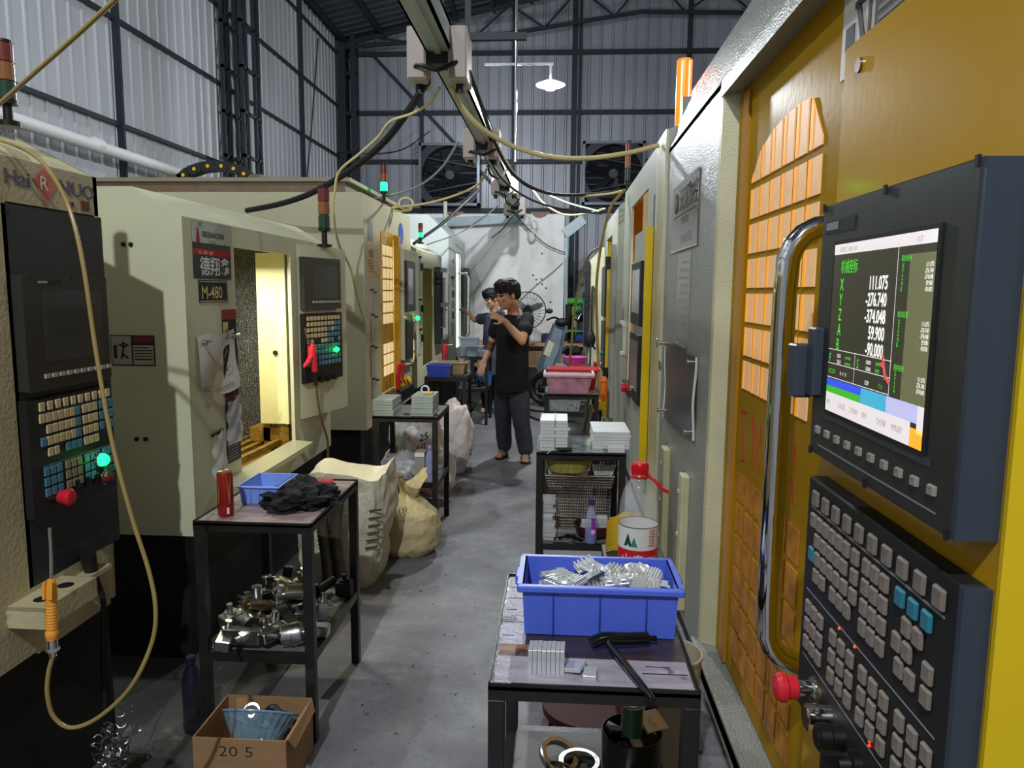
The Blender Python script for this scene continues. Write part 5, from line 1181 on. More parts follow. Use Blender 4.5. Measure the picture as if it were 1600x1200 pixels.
q = random.Random(8)
for i in range(7):
    o = MB().bx((0, 0, .012), (.05, .03, .022), 0, .003).build('bagged_part', (steel, M('copper', 'b0714e', .35, 1.0))[i % 3 == 0], None, local=True); o.location = (-1.07+q.random()*.14, 4.67+q.random()*.1, .372+.022*(i % 2)); o.rotation_euler = (0, 0, q.random()*3); tag(o, 'small metal part inside the clear bag', 'metal part', 'parts in the clear bag')
o = MB().box(-.91, -.845, 4.62, 4.72, .371, .56, 0, .002).box(-.908, -.847, 4.618, 4.62, .53, .555, 1).build('carton', [M('grey_carton', '8b8a84', .6), white_pl]); tag(o, 'narrow grey carton standing beside the clear bag', 'carton')
cb_ = thing('plastic_bottle', 'tall clear lilac bottle at the second left table shelf corner', 'bottle', (-.80, 4.62, .37))
MB().lathe([(.03, 0), (.033, .01), (.033, .15), (.026, .18), (.014, .2), (.014, .22)], (-.81, 4.635, .371), 20, caps=False).build('bottle_body', M('bottle_tint_blue', '9aa6d8', .08, alpha=.45), cb_); MB().lathe([(.017, .215), (.017, .235), (0, .236)], (-.81, 4.635, .371), 14).build('cap', M('lilac_cap', '8f90b8', .4), cb_)
# sacks on the floor
weave = M('woven_sack', 'cfc8ae', .65, nz=(5, .12), spots=(4, .62, '9f9270'), bump=(35, .6))
weave2 = M('woven_sack_tan', 'c2b184', .6, nz=(5, .15), spots=(4, .6, '9a8550'), bump=(30, .9))
weave3 = M('woven_sack_white', 'd3cdcb', .6, nz=(4, .1), spots=(4.2, .56, 'b0453a'), bump=(22, .7))
weave4 = M('woven_sack_pale', 'd2c8c4', .6, nz=(4, .12), spots=(5, .62, 'a89a80'), bump=(22, .7))
s1 = thing('woven_sack', 'large open woven sack leaning behind the rag table', 'sack', (-1.17, 3.95, 0))
def s1f(u, v):
    a = u*2*pi; e = .62; X = abs(cos(a))**e*(1 if cos(a) > 0 else -1); Y = abs(sin(a))**e*(1 if sin(a) > 0 else -1)
    k = .86+.2*sin(v*2.4)+.09*noise.noise(V((cos(a)*2, sin(a)*2, v*4)))+.07*abs(noise.noise(V((cos(a)*4, sin(a)*4, v*6+5))))+.035*noise.noise(V((cos(a)*9, sin(a)*9, v*7)))
    z = .62*v+.035*v*sin(3*a+1)+.04*v*(X*.5)
    return (-1.18+.235*X*k+.05*v, 3.92+.2*Y*k-.02*v, z)
b = MB().grid(s1f, 96, 48); b.grid(lambda u, v: V(s1f(u, 1))*(1-v)+V((-1.13, 3.90, .46))*v if v < .99 else (-1.13, 3.90, .46), 48, 3); b.build('bag', weave, s1, 80)
b = MB()
for i, (u, v, t) in enumerate(((.70, .62, 'RESIN'), (.70, .45, 'HIPS'), (.76, .30, '25 KG'))):
    p = V(s1f(u+.13, v)); MB().text(t, p+V((-.06, -.014, 0)), V((.75, .35, 0)), Z, .035, 0, .006).build('printing', M('faded_print', '4b463c', .7), s1)
for i in range(6): p = V(s1f(.86, .75-i*.07)); MB().bx(p+V((.006, -.012, 0)), (.07, .002, .01), 0, 0, Matrix.Rotation(.5, 3, 'Z')).build('printing', M('faded_print', '4b463c', .7), s1)
s2 = thing('woven_sack', 'tied tan woven sack on the floor before second left table', 'sack', (-.90, 4.28, 0))
def s2f(u, v):
    a = u*2*pi; prof_ = [(0, .72), (.12, 1.0), (.35, 1.03), (.55, .88), (.68, .55), (.76, .30), (.82, .24), (.9, .40), (1, .5)]
    for (p0_, r0), (p1_, r1) in zip(prof_, prof_[1:]):
        if p0_ <= v <= p1_: k = r0+(r1-r0)*(v-p0_)/(p1_-p0_); break
    f = max(0, v-.5); k *= 1+.06*noise.noise(V((cos(a)*1.6, sin(a)*1.6, v*3)))+.25*f*sin(a*9+v*3)*.6+.05*noise.noise(V((cos(a)*6, sin(a)*6, v*9)))
    z = .47*v+(.05*sin(a*2+.5) if v > .85 else 0)
    return (-.90+.205*cos(a)*k+.05*max(0, v-.6), 4.33+.17*sin(a)*k, max(z, .003))
MB().grid(s2f, 64, 36).build('bag', weave2, s2, 80)
b = MB()
for i, ch_ in enumerate('HIPS RESI'): 
    u = .60+.021*i; p = V(s2f(u, .52+.012*i)); a = u*2*pi; b.text(ch_, p+V((cos(a), sin(a), .3))*.012, V((-sin(a), cos(a), .25)), V((-.3*cos(a), -.3*sin(a), .9)), .04, 0, .004, 1.0, 'LEFT', .01)
for i, ch_ in enumerate('NATURAL'):
    u = .545; p = V(s2f(u+.012*i, .18+.03*i)); a = u*2*pi; b.text(ch_, p+V((cos(a), sin(a), .1))*.012, V((-sin(a), cos(a), .5)), V((-.3*cos(a), -.3*sin(a), .9)), .03, 0, .004)
b.build('printing', ink, s2)
sk = thing('woven_sack', 'red and white crumpled sack behind the second left table', 'sack', (-1.02, 5.45, 0))
o = MB(); lump_o, fn3 = lump('bag', '', '', (-1.04, 5.45, 0), (.24, .2, .34), .42, 1.8, weave3, 48, 32, .95, 9.0, None, True)
for k_ in ('label', 'category'): del lump_o[k_]
lump_o.parent = sk; lump_o.location = WOFF[lump_o]-WOFF[sk]
b = MB()
for i, t in enumerate(('PS', 'HI', '25')): b.text(t, at(648+i*4, 722-i*16, 5.18), V((.9, .1, .35)), Z, .07, i % 2, .004, 1, 'LEFT', .012)
b.build('printing', [ink, ink_r], sk)
lump('woven_sack', 'slumped pale woven sack beneath the blue basket table', 'sack', (-.92, 6.33, 0), (.15, .16, .36), .3, 1.6, weave4, 60, 44, .95, 4.0, lambda d: 1-.25*max(0, d.z)+.15*d.x)
lump('pink_cloth', 'faded pink cloth bundle on shelf of the blue basket table', 'cloth', (-.98, 6.72, .42), (.12, .09, .06), .4, 3, M('pink_cloth', 'cf8f9f', .8, bump=(30, .5)), 30, 20, .6, 7)
lump('black_bag', 'shiny black bag under the pink cloth bundle', 'bag', (-.95, 6.95, .42), (.13, .09, .08), .4, 3, M('bin_bag', '1c1c1f', .25, bump=(20, .8)), 30, 20, .6, 8)
for i, (px, r) in enumerate(((508, .034), (528, .034))):
    p = at(px, 850, 3.55); b = MB(); pts = []; rs = []
    for k in range(57): pts.append((p.x+.012*sin(k*.12+i), 3.55+.01*i, .02+k*.011)); rs.append(r if k % 2 else r*.86)
    b.tube(pts, r, 14, rs=rs); tag(b.build('flexible_conduit', M('oily_conduit', '5d5848', .35, .6, nz=(14, .4)), sharp=60), ('left ribbed oily conduit standing against the large sack', 'right ribbed oily conduit standing against the large sack')[i], 'conduit')
# blue basket, beige tray, tubs
tb = thing('small_basket', 'dark blue slatted basket on the third left table', 'basket', (-1.15, 6.72, .81))
b = openbox(MB(), -1.19, -.985, 6.63, 6.82, .812, .92, .004, .01, .006, 0, .01)
for i in range(7): b.box(-1.175+i*.029, -1.17+i*.029, 6.626, 6.634, .825, .905, 0)
b.box(-1.18, -.995, 6.627, 6.633, .868, .874); b.build('tub', M('royal_blue', '3b53c4', .4), tb)
b = openbox(MB(), -1.15, -.86, 6.84, 7.03, .812, .93, .004, .025, .012, 0, .012); tag(b.build('plastic_tray', M('beige_tray', 'b39a74', .5)), 'beige plastic tray behind the dark blue basket', 'tray')
o = MB().sph((-.91, 6.72, .812), (.07, .05, .012), 14).build('black_glove', M('black_rag_cloth', '101012')); tag(o, 'black glove flat on the blue basket table', 'glove')
cup = MB().lathe([(.045, 0), (.05, .15), (.047, .15), (.043, .005), (0, .005)], (-.90, 7.0, .812), 20, caps=False); tag(cup.build('metal_cup', chrome), 'shiny steel cup at far corner of the blue basket table', 'cup')
for i, (x, y, z, sx, sz, lb) in enumerate(((-1.06, 8.85, .82, .22, .22, 'tall clear tub'), (-.98, 8.75, .82, .20, .13, 'middle clear tub'), (-.87, 8.72, .82, .13, .08, 'small pale blue tub'))):
    b = openbox(MB(), x-sx/2, x+sx/2, y-.08, y+.08, z+.002, z+sz, .004, .015, .006, 0, .012); tag(b.build('plastic_tub', clear_grey), lb+' on the table beside the man in grey', 'tub')
b = MB().lathe([(.09, 0), (.11, .16), (.115, .165), (.107, .165), (.088, .006), (0, .006)], (-.90, 9.0, .442), 20, caps=False); tag(b.build('bucket', M('bucket_blue', '3f6fae', .4)), 'blue bucket on lower shelf beside the man in grey', 'bucket')
b = MB(); q = random.Random(2)
for i in range(120):
    c = V((-1.12+q.random()*.25, 8.7+q.random()*.3, .468+q.random()*.07)); b.bx(c, (.04, .008, .012), i % 2, 0, Matrix.Rotation(q.random()*6, 3, V((q.random(), q.random(), q.random())).normalized()))
tag(b.build('metal_shavings', [steel, gun]), 'heap of bright metal shavings on shelf beside the blue bucket', 'metal shavings', None, 'stuff')
# cardboard box, bowl, bottle and swarf in the left foreground
card = M('cardboard', '9a7550', .75, nz=(4, .1, (1, 1, 6)), bump=(40, .15))
cbx = thing('cardboard_box', 'open brown cardboard box with handwritten number under the rag table', 'box', (-.93, 2.2, 0))
b = openbox(MB(), -1.125, -.825, 2.09, 2.34, .008, .20, .005); b.build('carton', card, cbx)
b = MB(); fl_ = lambda P, v: b.prism(P, v)
fl_([(-.825, 2.10, .20), (-.825, 2.33, .20), (-.81, 2.31, .17), (-.81, 2.12, .16)], (.004, 0, 0)); b.build('flap', card, cbx)
b = MB(); b.text('20 5', (-1.04, 2.0895, .142), XP, Z, .05, 0, .0008, 1.3, 'LEFT', -.012); b.build('handwriting', ink, cbx)
MB().box(-1.09, -1.05, 2.33, 2.334, .155, .19).build('carton_label', M('faded_label', 'b48a60', .7), cbx)
bw = thing('plastic_bowl', 'clear ribbed plastic bowl sitting in the cardboard box', 'bowl', (-.955, 2.19, .1))
b = MB()
def bwf(u, v):
    a = u*2*pi; k = 1+.025*sin(a*24); r_ = (.06+.055*v)*k; return (-.955+r_*cos(a)*1.05, 2.20+r_*.85*sin(a), .13+.10*v)
BM = Matrix.Translation((-.965, 2.20, .15)) @ Matrix.Rotation(-.62, 4, 'X') @ Matrix.Translation((.955, -2.20, -.17)); b.M = BM
b.grid(bwf, 96, 8); b.build('bowl_body', M('bowl_blue_clear', '7fa0b0', .1, alpha=.55), bw, 80); MB().tube([BM @ V((-.955+.122*cos(a), 2.20+.1*sin(a), .232)) for a in [i*pi/16 for i in range(32)]], .004, 6, closed=True).build('rim', M('bowl_rim', '6f8fae', .25), bw)
q = random.Random(6)
for i in range(10):
    o = (MB().lathe([(.02, 0), (.02, .05), (.012, .052), (.012, .07)], n=14) if i % 2 else MB().bx((0, 0, .02), (.09, .03, .03), 0, .004)).build('scrap_fitting', (gun, steel, brass)[i % 3], None, local=True)
    o.location = (-1.07+q.random()*.2, 2.13+q.random()*.17, .02+.02*(i % 4)); o.rotation_euler = (q.random(), q.random(), q.random()*6); tag(o, 'dark metal fitting lying loose in the cardboard box', 'metal fitting', 'fittings in the cardboard box')
for i in range(5):
    o = MB().lathe([(.026, 0), (.026, .012), (.014, .012), (.014, 0), (.026, 0)], n=16, caps=False).build('scrap_ring', steel, None, local=True); a = i*1.3; o.location = (-.96+.06*cos(a), 2.265+.02*sin(a), .165+.008*i); o.rotation_euler = (.4*i, .3, 0); tag(o, 'steel ring piled in the clear ribbed bowl', 'metal ring', 'rings in the ribbed bowl')
db = thing('dark_bottle', 'dim blue plastic bottle on the floor behind cardboard box', 'bottle', (-1.30, 2.43, .006))
MB().lathe([(.033, 0), (.036, .012), (.034, .09), (.036, .18), (.028, .22), (.014, .245), (.014, .26)], (-1.30, 2.43, .006), 20, caps=False).build('bottle_body', M('bottle_navy', '0f1026', .1, alpha=.6), db); MB().lathe([(.017, .255), (.017, .28), (0, .28)], (-1.30, 2.43, .006), 14).build('cap', M('navy_cap', '1a1a38', .4), db)
sw = thing('chip_bundle', 'tangle of curled metal chips hanging by wire below left machine', 'metal chips', (-1.42, 2.16, 0))
b = MB(); q = random.Random(14); c0 = at(178, 1165, 2.1)
for i in range(130):
    c = c0+V((q.gauss(0, .022), q.gauss(0, .022), q.gauss(-.01, .045))); n_ = 7; a0 = q.random()*6; R = Matrix.Rotation(q.random()*6, 3, V((q.random()-.5, q.random()-.5, q.random()-.5)).normalized())
    b.tube([c+R @ V((.011*cos(a0+k*.9), .011*sin(a0+k*.9), k*.004)) for k in range(n_)], .002, 4)
o = b.build('curls', [M('dull_chips', '8a8a8c', .35, .9)], sw); o['kind'] = 'stuff'
MB().tube(spline([at(168, 1010, 2.14), at(172, 1060, 2.12), at(176, 1100, 2.1), at(180, 1140, 2.1)], 5), .003, 5).build('wire', gun, sw)
# air guns on machines
g = thing('air_gun', 'coral red air blow gun hung on the angled control pod', 'air gun', onp(488, 575, .05)); Q = lambda x, y, e=.05: onp(x, y, e)
MB().tube([Q(488, 538), Q(487, 548), Q(489, 562), Q(492, 580)], .02, 12, rs=[.022, .026, .021, .018]).tube([Q(486, 556), Q(481, 566), Q(475, 573)], .014, 8, rs=[.016, .014, .008]).build('body', pink_red, g)
MB().tube([Q(484, 540), Q(479, 526), Q(476, 512)], .005, 6).build('nozzle', steel, g); MB().tube([Q(492, 580), Q(493, 592), Q(494, 602)], .011, 8).build('coupling', gun, g)
tag(MB().tube(spline([Q(494, 602), Q(497, 630, .03), Q(502, 655, .02), Q(512, 690, -.02), Q(512, 730, -.04)], 6), .007, 6).build('air_hose', M('rusty_hose', '7a5a34', .5)), 'dirty thin hose hanging below coral air gun', 'hose')
MB_p = at(622, 590, 6.45); blow_gun(tuple(MB_p), -1.2, 'red air blow gun at the yellow windowed door', red_pl, 1.2)
blow_gun(tuple(at(693, 551, 9.0)), -1.2, 'small red air blow gun far down the left row', pink_red, 1.0)
g = thing('air_gun', 'bright orange air gun with yellow clip on right column', 'air gun', at(943, 620, 6.9))
p = at(943, 615, 6.9); MB().lathe([(.03, 0), (.036, .05), (.036, .13), (.028, .17), (.042, .18), (.02, .22)], p+V((0, 0, -.06)), 14).build('body', orange_br, g)
MB().bx(p+V((-.015, 0, -.11)), (.10, .05, .10), 0, .015).build('clip', yel_pl, g); MB().tube([p+V((-.02, 0, -.16)), p+V((-.03, 0, -.26)), p+V((-.06, 0, -.33))], .012, 6).build('nozzle', gun, g)
p = at(633, 596, 6.5); b = MB().bx(p, (.11, .05, .07), 0, .012, Matrix.Rotation(-.5, 3, 'Y'))
for i in range(3): b.bx(p+V((-.03+i*.03, -.026, .0)), (.012, .004, .045), 1, 0, Matrix.Rotation(-.5, 3, 'Y'))
tag(b.build('yellow_block', [yel_pl, soft_black]), 'yellow slotted plastic block hooked beside red air gun', 'plastic block')

b = MB(); q = random.Random(31)
for i in range(170):
    y = 1.6+q.random()**1.4*6; x = q.uniform(-.75, .1)
    c = V((x, y, .002)); a = q.random()*6
    if i % 3: b.bx(c, (q.uniform(.004, .012), q.uniform(.002, .006), .002), i % 2, 0, Matrix.Rotation(a, 3, 'Z'))
    else: b.tube([c+V((.008*cos(a+k*.6), .008*sin(a+k*.6), .001)) for k in range(5)], .0012, 4, 1)
tag(b.build('metal_chips', [steel, gun]), 'tiny metal chips scattered over the aisle floor', 'metal chips', None, 'stuff')
# ---------------------------------------------------------------- people
def fuse(b, voxel, name, mats, parent, smooth=6, paint=None):
    """one continuous skin from overlapping closed forms"""
    tmp = b.build('tmp', mats[0], None, local=True)
    m = tmp.modifiers.new('r', 'REMESH'); m.mode = 'VOXEL'; m.voxel_size = voxel
    s = tmp.modifiers.new('s', 'SMOOTH'); s.factor = .5; s.iterations = smooth
    dg = bpy.context.evaluated_depsgraph_get(); me = bpy.data.meshes.new_from_object(tmp.evaluated_get(dg))
    old = tmp.data; bpy.data.objects.remove(tmp); bpy.data.meshes.remove(old)
    o = bpy.data.objects.new(name, me); COL.objects.link(o); o.parent = parent; off = WOFF[parent]; WOFF[o] = off
    me.materials.clear()
    for a in mats: me.materials.append(a)
    if paint:
        for p in me.polygons: p.material_index = paint(p.center)
    else: me.polygons.foreach_set('material_index', [0]*len(me.polygons))
    me.transform(Matrix.Translation(-off)); me.polygons.foreach_set('use_smooth', [True]*len(me.polygons)); me.update(); me.name = name
    return o
def limb(b, pts, rs, n=14, k=6):
    P = spline(pts, k); R = []
    for i in range(len(P)):
        t = i/k; j = min(int(t), len(rs)-2); R.append(rs[j]+(rs[j+1]-rs[j])*(t-j))
    b.tube(P, 0, n, 0, True, R); b.sph(P[0], R[0], 12); b.sph(P[-1], R[-1], 12)
def loft(b, secs, n=22):
    vs = []; fs = []
    for c, a, d in secs:
        c, a, d = V(c), V(a), V(d); vs += [c+a*cos(2*pi*j/n)+d*sin(2*pi*j/n) for j in range(n)]
    for i in range(len(secs)-1):
        for j in range(n): fs.append((i*n+j, i*n+(j+1) % n, (i+1)*n+(j+1) % n, (i+1)*n+j))
    fs.append(tuple(range(n-1, -1, -1))); fs.append(tuple((len(secs)-1)*n+j for j in range(n))); b.add(vs, fs)
def hand(b, wrist, d, nrm, L=.17, curl=.5, spread=.12, thumb=1):
    """palm and five bent fingers; d along the hand, nrm out of the palm"""
    wrist, d, nrm = V(wrist), V(d).normalized(), V(nrm); nrm = (nrm-d*nrm.dot(d)).normalized(); s = d.cross(nrm)
    pc = wrist+d*L*.25; R = Matrix((d, s, nrm)).transposed(); b.sph(pc, (L*.30, L*.225, L*.095), 14, 0, R); limb(b, [wrist-d*.02, wrist+d*L*.12], [.026, .028], 12, 3)
    for i, (o_, fl) in enumerate(((-.155, .40), (-.055, .46), (.05, .43), (.145, .34))):
        p = pc+d*L*.20+s*L*o_; dd = (d+s*o_*spread*6).normalized(); pts = [p]; a = 0.05
        for seg in (.42, .32, .26):
            a += curl*(.5+.15*i); q = dd*cos(a)+nrm*sin(a); pts.append(pts[-1]+q*(L*fl*seg))
        limb(b, pts, [.0095, .009, .0085, .007], 8, 3)
    p = wrist+d*L*.14+s*(-L*.17*thumb); limb(b, [p, p+(d*.6-s*.6*thumb+nrm*.4).normalized()*L*.2, p+(d*.9-s*.45*thumb+nrm*.6).normalized()*L*.38], [.013, .011, .009], 8, 3)
def person(J, fwd, look, label, group, sc, shirt, trouser, vox, left_hand, right_hand, seed=0, tattoo=False):
    base = (V(J['ankL'])+V(J['ankR']))/2; base.z = 0
    r = thing('person', label, 'person', base, 0, group)
    f = V((*fwd, 0)).normalized(); lf = Z.cross(f)                     # his left side
    h = V(J['head']); g = V(look).normalized(); hs = Z.cross(g).normalized(); hu = g.cross(hs); HR = Matrix((g, hs, hu)).transposed()
    hp = lambda a, c, e: h+(g*a+hs*c+hu*e)*sc
    S3 = lambda q: tuple(x*sc for x in q)
    b = MB()
    for c, rad in (((-.008, 0, .025), (.096, .077, .092)), ((.022, 0, -.045), (.070, .062, .072)), ((.045, 0, -.085), (.042, .042, .034)), ((.078, 0, -.104), (.018, .022, .016)), ((.080, 0, .012), (.014, .046, .012)),
                   ((.096, 0, -.030), (.020, .016, .014)), ((.088, 0, -.010), (.012, .009, .026)), ((.080, 0, -.068), (.018, .028, .015)), ((.060, .042, -.025), (.024, .020, .022)), ((.060, -.042, -.025), (.024, .020, .022))):
        b.sph(hp(*c), S3(rad), 16, 0, HR)
    for s_ in (-1, 1): b.sph(hp(-.005, s_*.080, -.012), S3((.019, .009, .033)), 12, 0, HR)
    nk = V(J['neck']); limb(b, [hp(-.02, 0, -.06), nk+Z*.01, nk-Z*.06], [.056*sc, .056, .07])
    sL, sR, hL, hR = [V(J[k]) for k in ('shL', 'shR', 'hipL', 'hipR')]
    sm, hm = (sL+sR)/2, (hL+hR)/2; sa = (sL-sR)/2; ha = (hL-hR)/2*1.0; ha = ha.normalized()*.16
    lerp = lambda t: sm+(hm-sm)*t
    loft(b, [(sm+Z*.045, sa*.45, f*.06), (sm, sa*.9, f*.085), (lerp(.3), sa*.85, f*.11), (lerp(.65), sa*.74, f*.10), (lerp(1), ha, f*.11), (hm-Z*.09, ha*.9, f*.10)])
    for sd in ('L', 'R'):
        s_, e, w_ = V(J['sh'+sd]), V(J['el'+sd]), V(J['wr'+sd]); limb(b, [s_, (s_+e)/2, e], [.052, .045, .038]); limb(b, [e, e+(w_-e)*.35, w_], [.038, .040, .026])
        hp_, k_, a_ = V(J['hip'+sd]), V(J['kn'+sd]), V(J['ank'+sd]); limb(b, [hp_, (hp_+k_)/2, k_], [.085, .072, .055]); limb(b, [k_, k_+(a_-k_)*.35, a_], [.052, .054, .035])
        t_ = V(J['toe'+sd]); dd = (t_-a_); dd.z = 0; dd.normalize()
        limb(b, [a_, a_+dd*.03-Z*.035, V((a_.x, a_.y, .035))+dd*.09, V((t_.x, t_.y, .028))-dd*.03], [.036, .038, .034, .026]); b.sph(V((a_.x, a_.y, .045))-dd*.035, .032, 10)
        st = dd.cross(Z)
        for i in range(5): b.tube([V((t_.x, t_.y, .03))+st*(-.03+.015*i)-dd*.03, V((t_.x, t_.y, .026))+st*(-.032+.016*i)+dd*(.012-.005*i)], .0095-.0006*i, 8); 
    for sd, hd in (('L', left_hand), ('R', right_hand)): hand(b, J['wr'+sd], *hd)
    def paint(p):
        q = p-h; a, c, e = q.dot(g)/sc, q.dot(hs)/sc, q.dot(hu)/sc
        if a > .055 and abs(e+.001) < .0075 and .018 < abs(c) < .046: return 1
        if a > .06 and abs(e-.020) < .005 and .014 < abs(c) < .050: return 1
        if a > .072 and abs(e+.069) < .0055 and abs(c) < .024: return 3 if abs(e+.068) < .004 and abs(c) < .02 else 2
        if a > .072 and abs(e+.069) < .012 and abs(c) < .027: return 2
        if tattoo:
            e_, w_ = V(J['elR']), V(J['wrR']); t = (p-e_).dot((w_-e_).normalized())/(w_-e_).length
            if -.2 < t < .42 and (p-(e_+(w_-e_)*t)).length < .06: return 4
        return 0
    body = fuse(b, vox, 'body', [skin, hair, M('lips', '9c5a4e', .45), M('teeth', 'dcd6cc', .4), M('tattooed_skin', '6b4a3a', .5, nz=(30, .4))], r, 5, paint)
    # hair
    b = MB()
    for c, rad in (((-.014, 0, .042), (.099, .081, .086)), ((-.045, 0, .005), (.066, .074, .068)), ((.042, 0, .078), (.060, .062, .036))): b.sph(hp(*c), S3(rad), 18, 0, HR)
    q = random.Random(seed)
    for i in range(70):
        a = q.uniform(-2.3, 2.3); tp = q.uniform(.3, 1.0); x, y = .095*cos(a), .078*sin(a)
        z0 = .075 if abs(a) < 1.2 else .05; z1 = (.028+q.uniform(-.008, .012)) if abs(a) < 1.2 else .0+q.uniform(-.02, .02)
        P = [hp(x*.55, y*.55, .115), hp(x*.95+.004, y*.98, z0+.02), hp(x*1.04, y*1.06+q.uniform(-.006, .006), z1)]; limb(b, P, [S3((.016,))[0], .013*sc, .004*sc], 6, 4)
    ho = fuse(b, .006, 'hair', [hair], r, 1)
    for v in ho.data.vertices: v.co = v.co+v.normal*.007*(noise.noise(v.co*55)+.6*noise.noise(v.co*110))
    # shirt
    b = MB(); top = sm+Z*.05
    hem = hm-Z*.06
    loft(b, [(nk-Z*.03, sa.normalized()*.075, f*.075), (sm+Z*.052, sa*.55, f*.078), (sm+Z*.02, sa*1.02, f*.098), (lerp(.25), sa*1.02, f*.135), (lerp(.55), sa*.98, f*.14), (lerp(.85), sa*1.0, f*.142), (hem, sa*1.08, f*.165), (hem-Z*.03, sa*1.08, f*.165)])
    for sd in ('L', 'R'):
        s_, e = V(J['sh'+sd]), V(J['el'+sd]); d_ = (e-s_); limb(b, [s_-d_*.1+Z*.005, s_+d_*.2, s_+d_*.44], [.066, .068, .074], 16)
    so = fuse(b, .009, 'shirt', [shirt], r, 4)
    for v in so.data.vertices:
        p = v.co; n_ = noise.noise(V((p.x*9, p.y*9, p.z*5+seed)))+.5*noise.noise(V((p.x*20, p.y*20, p.z*9+seed)))
        v.co = p + v.normal*(.007*n_)
    # trousers
    b = MB(); loft(b, [(hm+Z*.08, ha*.98, f*.11), (hm-Z*.02, ha*1.04, f*.12), (hm-Z*.13, ha*1.10, f*.12)])
    for sd in ('L', 'R'):
        hp_, k_, a_ = V(J['hip'+sd]), V(J['kn'+sd]), V(J['ank'+sd]); limb(b, [hp_+Z*.02, (hp_+k_)/2, k_, (k_+a_)/2, a_+Z*.03], [.084, .096, .084, .078, .072], 18)
    to = fuse(b, .009, 'trousers', [trouser], r, 3)
    for v in to.data.vertices:
        p = v.co; n_ = noise.noise(V((p.x*7, p.y*7, p.z*6+seed)))+.6*noise.noise(V((p.x*16, p.y*16, p.z*12)))
        v.co = p + v.normal*(.008*n_)
    for sd in ('L', 'R'):
        a_, t_ = V(J['ank'+sd]), V(J['toe'+sd]); dd = t_-a_; dd.z = 0; Ld = dd.length; dd.normalize(); st = dd.cross(Z); c0 = V((a_.x, a_.y, 0))-dd*.06
        b = MB(); P = []
        for i in range(24):
            a = i*2*pi/24; wd = .044+.008*cos(a); P.append(c0+dd*((Ld+.075)*(.5+.5*cos(a)))+st*wd*sin(a)+Z*.001)
        b.prism(P, (0, 0, .016))
        tp = V((t_.x, t_.y, .03))-dd*.05
        for s_ in (-1, 1): b.tube(spline([tp+Z*.03, tp-dd*.05+st*.03*s_+Z*.035, tp-dd*.09+st*.045*s_-Z*.01], 4), .007, 6)
        b.build('flip_flop', M('flip_flop_dark', '231f20', .6), r)
    return r
A3 = lambda x, y, Y: at(x, y, Y)
J1 = dict(head=A3(794, 460, 6.80), neck=A3(802, 487, 6.86), shL=A3(823, 502, 6.78), shR=A3(779, 501, 6.96), elL=A3(816, 533, 6.60), wrL=A3(789, 502, 6.56), elR=A3(767, 541, 6.98), wrR=A3(757, 563, 6.90),
          hipL=A3(809, 597, 6.84), hipR=A3(790, 597, 6.92), knL=A3(814, 652, 6.80), knR=A3(786, 651, 6.95), ankL=A3(821, 709, 6.83), ankR=A3(788, 704, 7.0), toeL=A3(820, 724, 6.70), toeR=A3(777, 716, 6.86))
J1['ankL'].z = .085; J1['ankR'].z = .085
person(J1, (-.55, -.83), (-.86, -.48, -.16), 'laughing man in black T-shirt and flip-flops standing in the aisle, hand raised', None, 1.14, tee_black, denim, .0065,
       ((-.75, -.1, .42), (-.1, .6, -.5), .175, .28, .22, -1), ((-.25, -.35, -.85), (.2, .9, -.3), .18, .32, .1, 1), 3, True)
J2 = dict(head=A3(768, 466, 9.45), neck=A3(772, 486, 9.50), shL=A3(782, 496, 9.35), shR=A3(759, 497, 9.65), elL=A3(783, 530, 9.42), wrL=A3(777, 556, 9.36), elR=A3(742, 500, 9.70), wrR=A3(733, 490, 9.80),
          hipL=A3(779, 574, 9.45), hipR=A3(762, 574, 9.55), knL=A3(780, 615, 9.45), knR=A3(761, 615, 9.55), ankL=A3(781, 652, 9.45), ankR=A3(761, 650, 9.57), toeL=A3(776, 660, 9.35), toeR=A3(753, 655, 9.50))
J2['ankL'].z = .085; J2['ankR'].z = .085
person(J2, (-.6, -.8), (-.8, -.52, -.3), 'man in slate grey T-shirt reaching to the far machine, half hidden behind the other', None, 1.02, tee_grey, M('dark_trousers', '2b2d36', .85), .008,
       ((-.2, -.3, -.9), (-.3, .8, 0), .17, .35, .1, 1), ((-.8, .3, .5), (0, -.6, -.6), .17, .3, .1, 1), 8)

# ---------------------------------------------------------------- back of the workshop
fc = at(824, 485, 11.1)
fn = thing('pedestal_fan', 'large black wire-guarded pedestal fan before the white partition', 'fan', (fc.x, 11.15, 0))
g = MB(); R0 = .275
for rr, dy in ((R0, 0), (R0*.98, -.06), (R0*.7, -.09), (R0*.35, -.10), (R0, .05)): g.tube([fc+V((rr*cos(a), dy, rr*sin(a))) for a in [i*pi/24 for i in range(48)]], .007 if rr == R0 else .003, 6, closed=True)
for i in range(28):
    a = i*2*pi/28; g.tube([fc+V((.06*cos(a), -.105, .06*sin(a))), fc+V((R0*.7*cos(a+.2), -.09, R0*.7*sin(a+.2))), fc+V((R0*cos(a+.3), 0, R0*sin(a+.3)))], .0028, 4)
g.build('wire_guard', rubber, fn)
MB().cyl(fc+V((0, -.11, 0)), fc+V((0, -.09, 0)), .06, n=20).cyl(fc+V((0, 0, 0)), fc+V((0, .18, 0)), .08, n=18).build('motor', gun, fn)
for i in range(3):
    a = i*2*pi/3+.4; MB().sph(fc+V((.14*cos(a), -.03, .14*sin(a))), (.12, .006, .055), 12, 0, Matrix.Rotation(-a, 3, 'Y') @ Matrix.Rotation(.4, 3, 'X')).build('blade', grey_pl, fn)
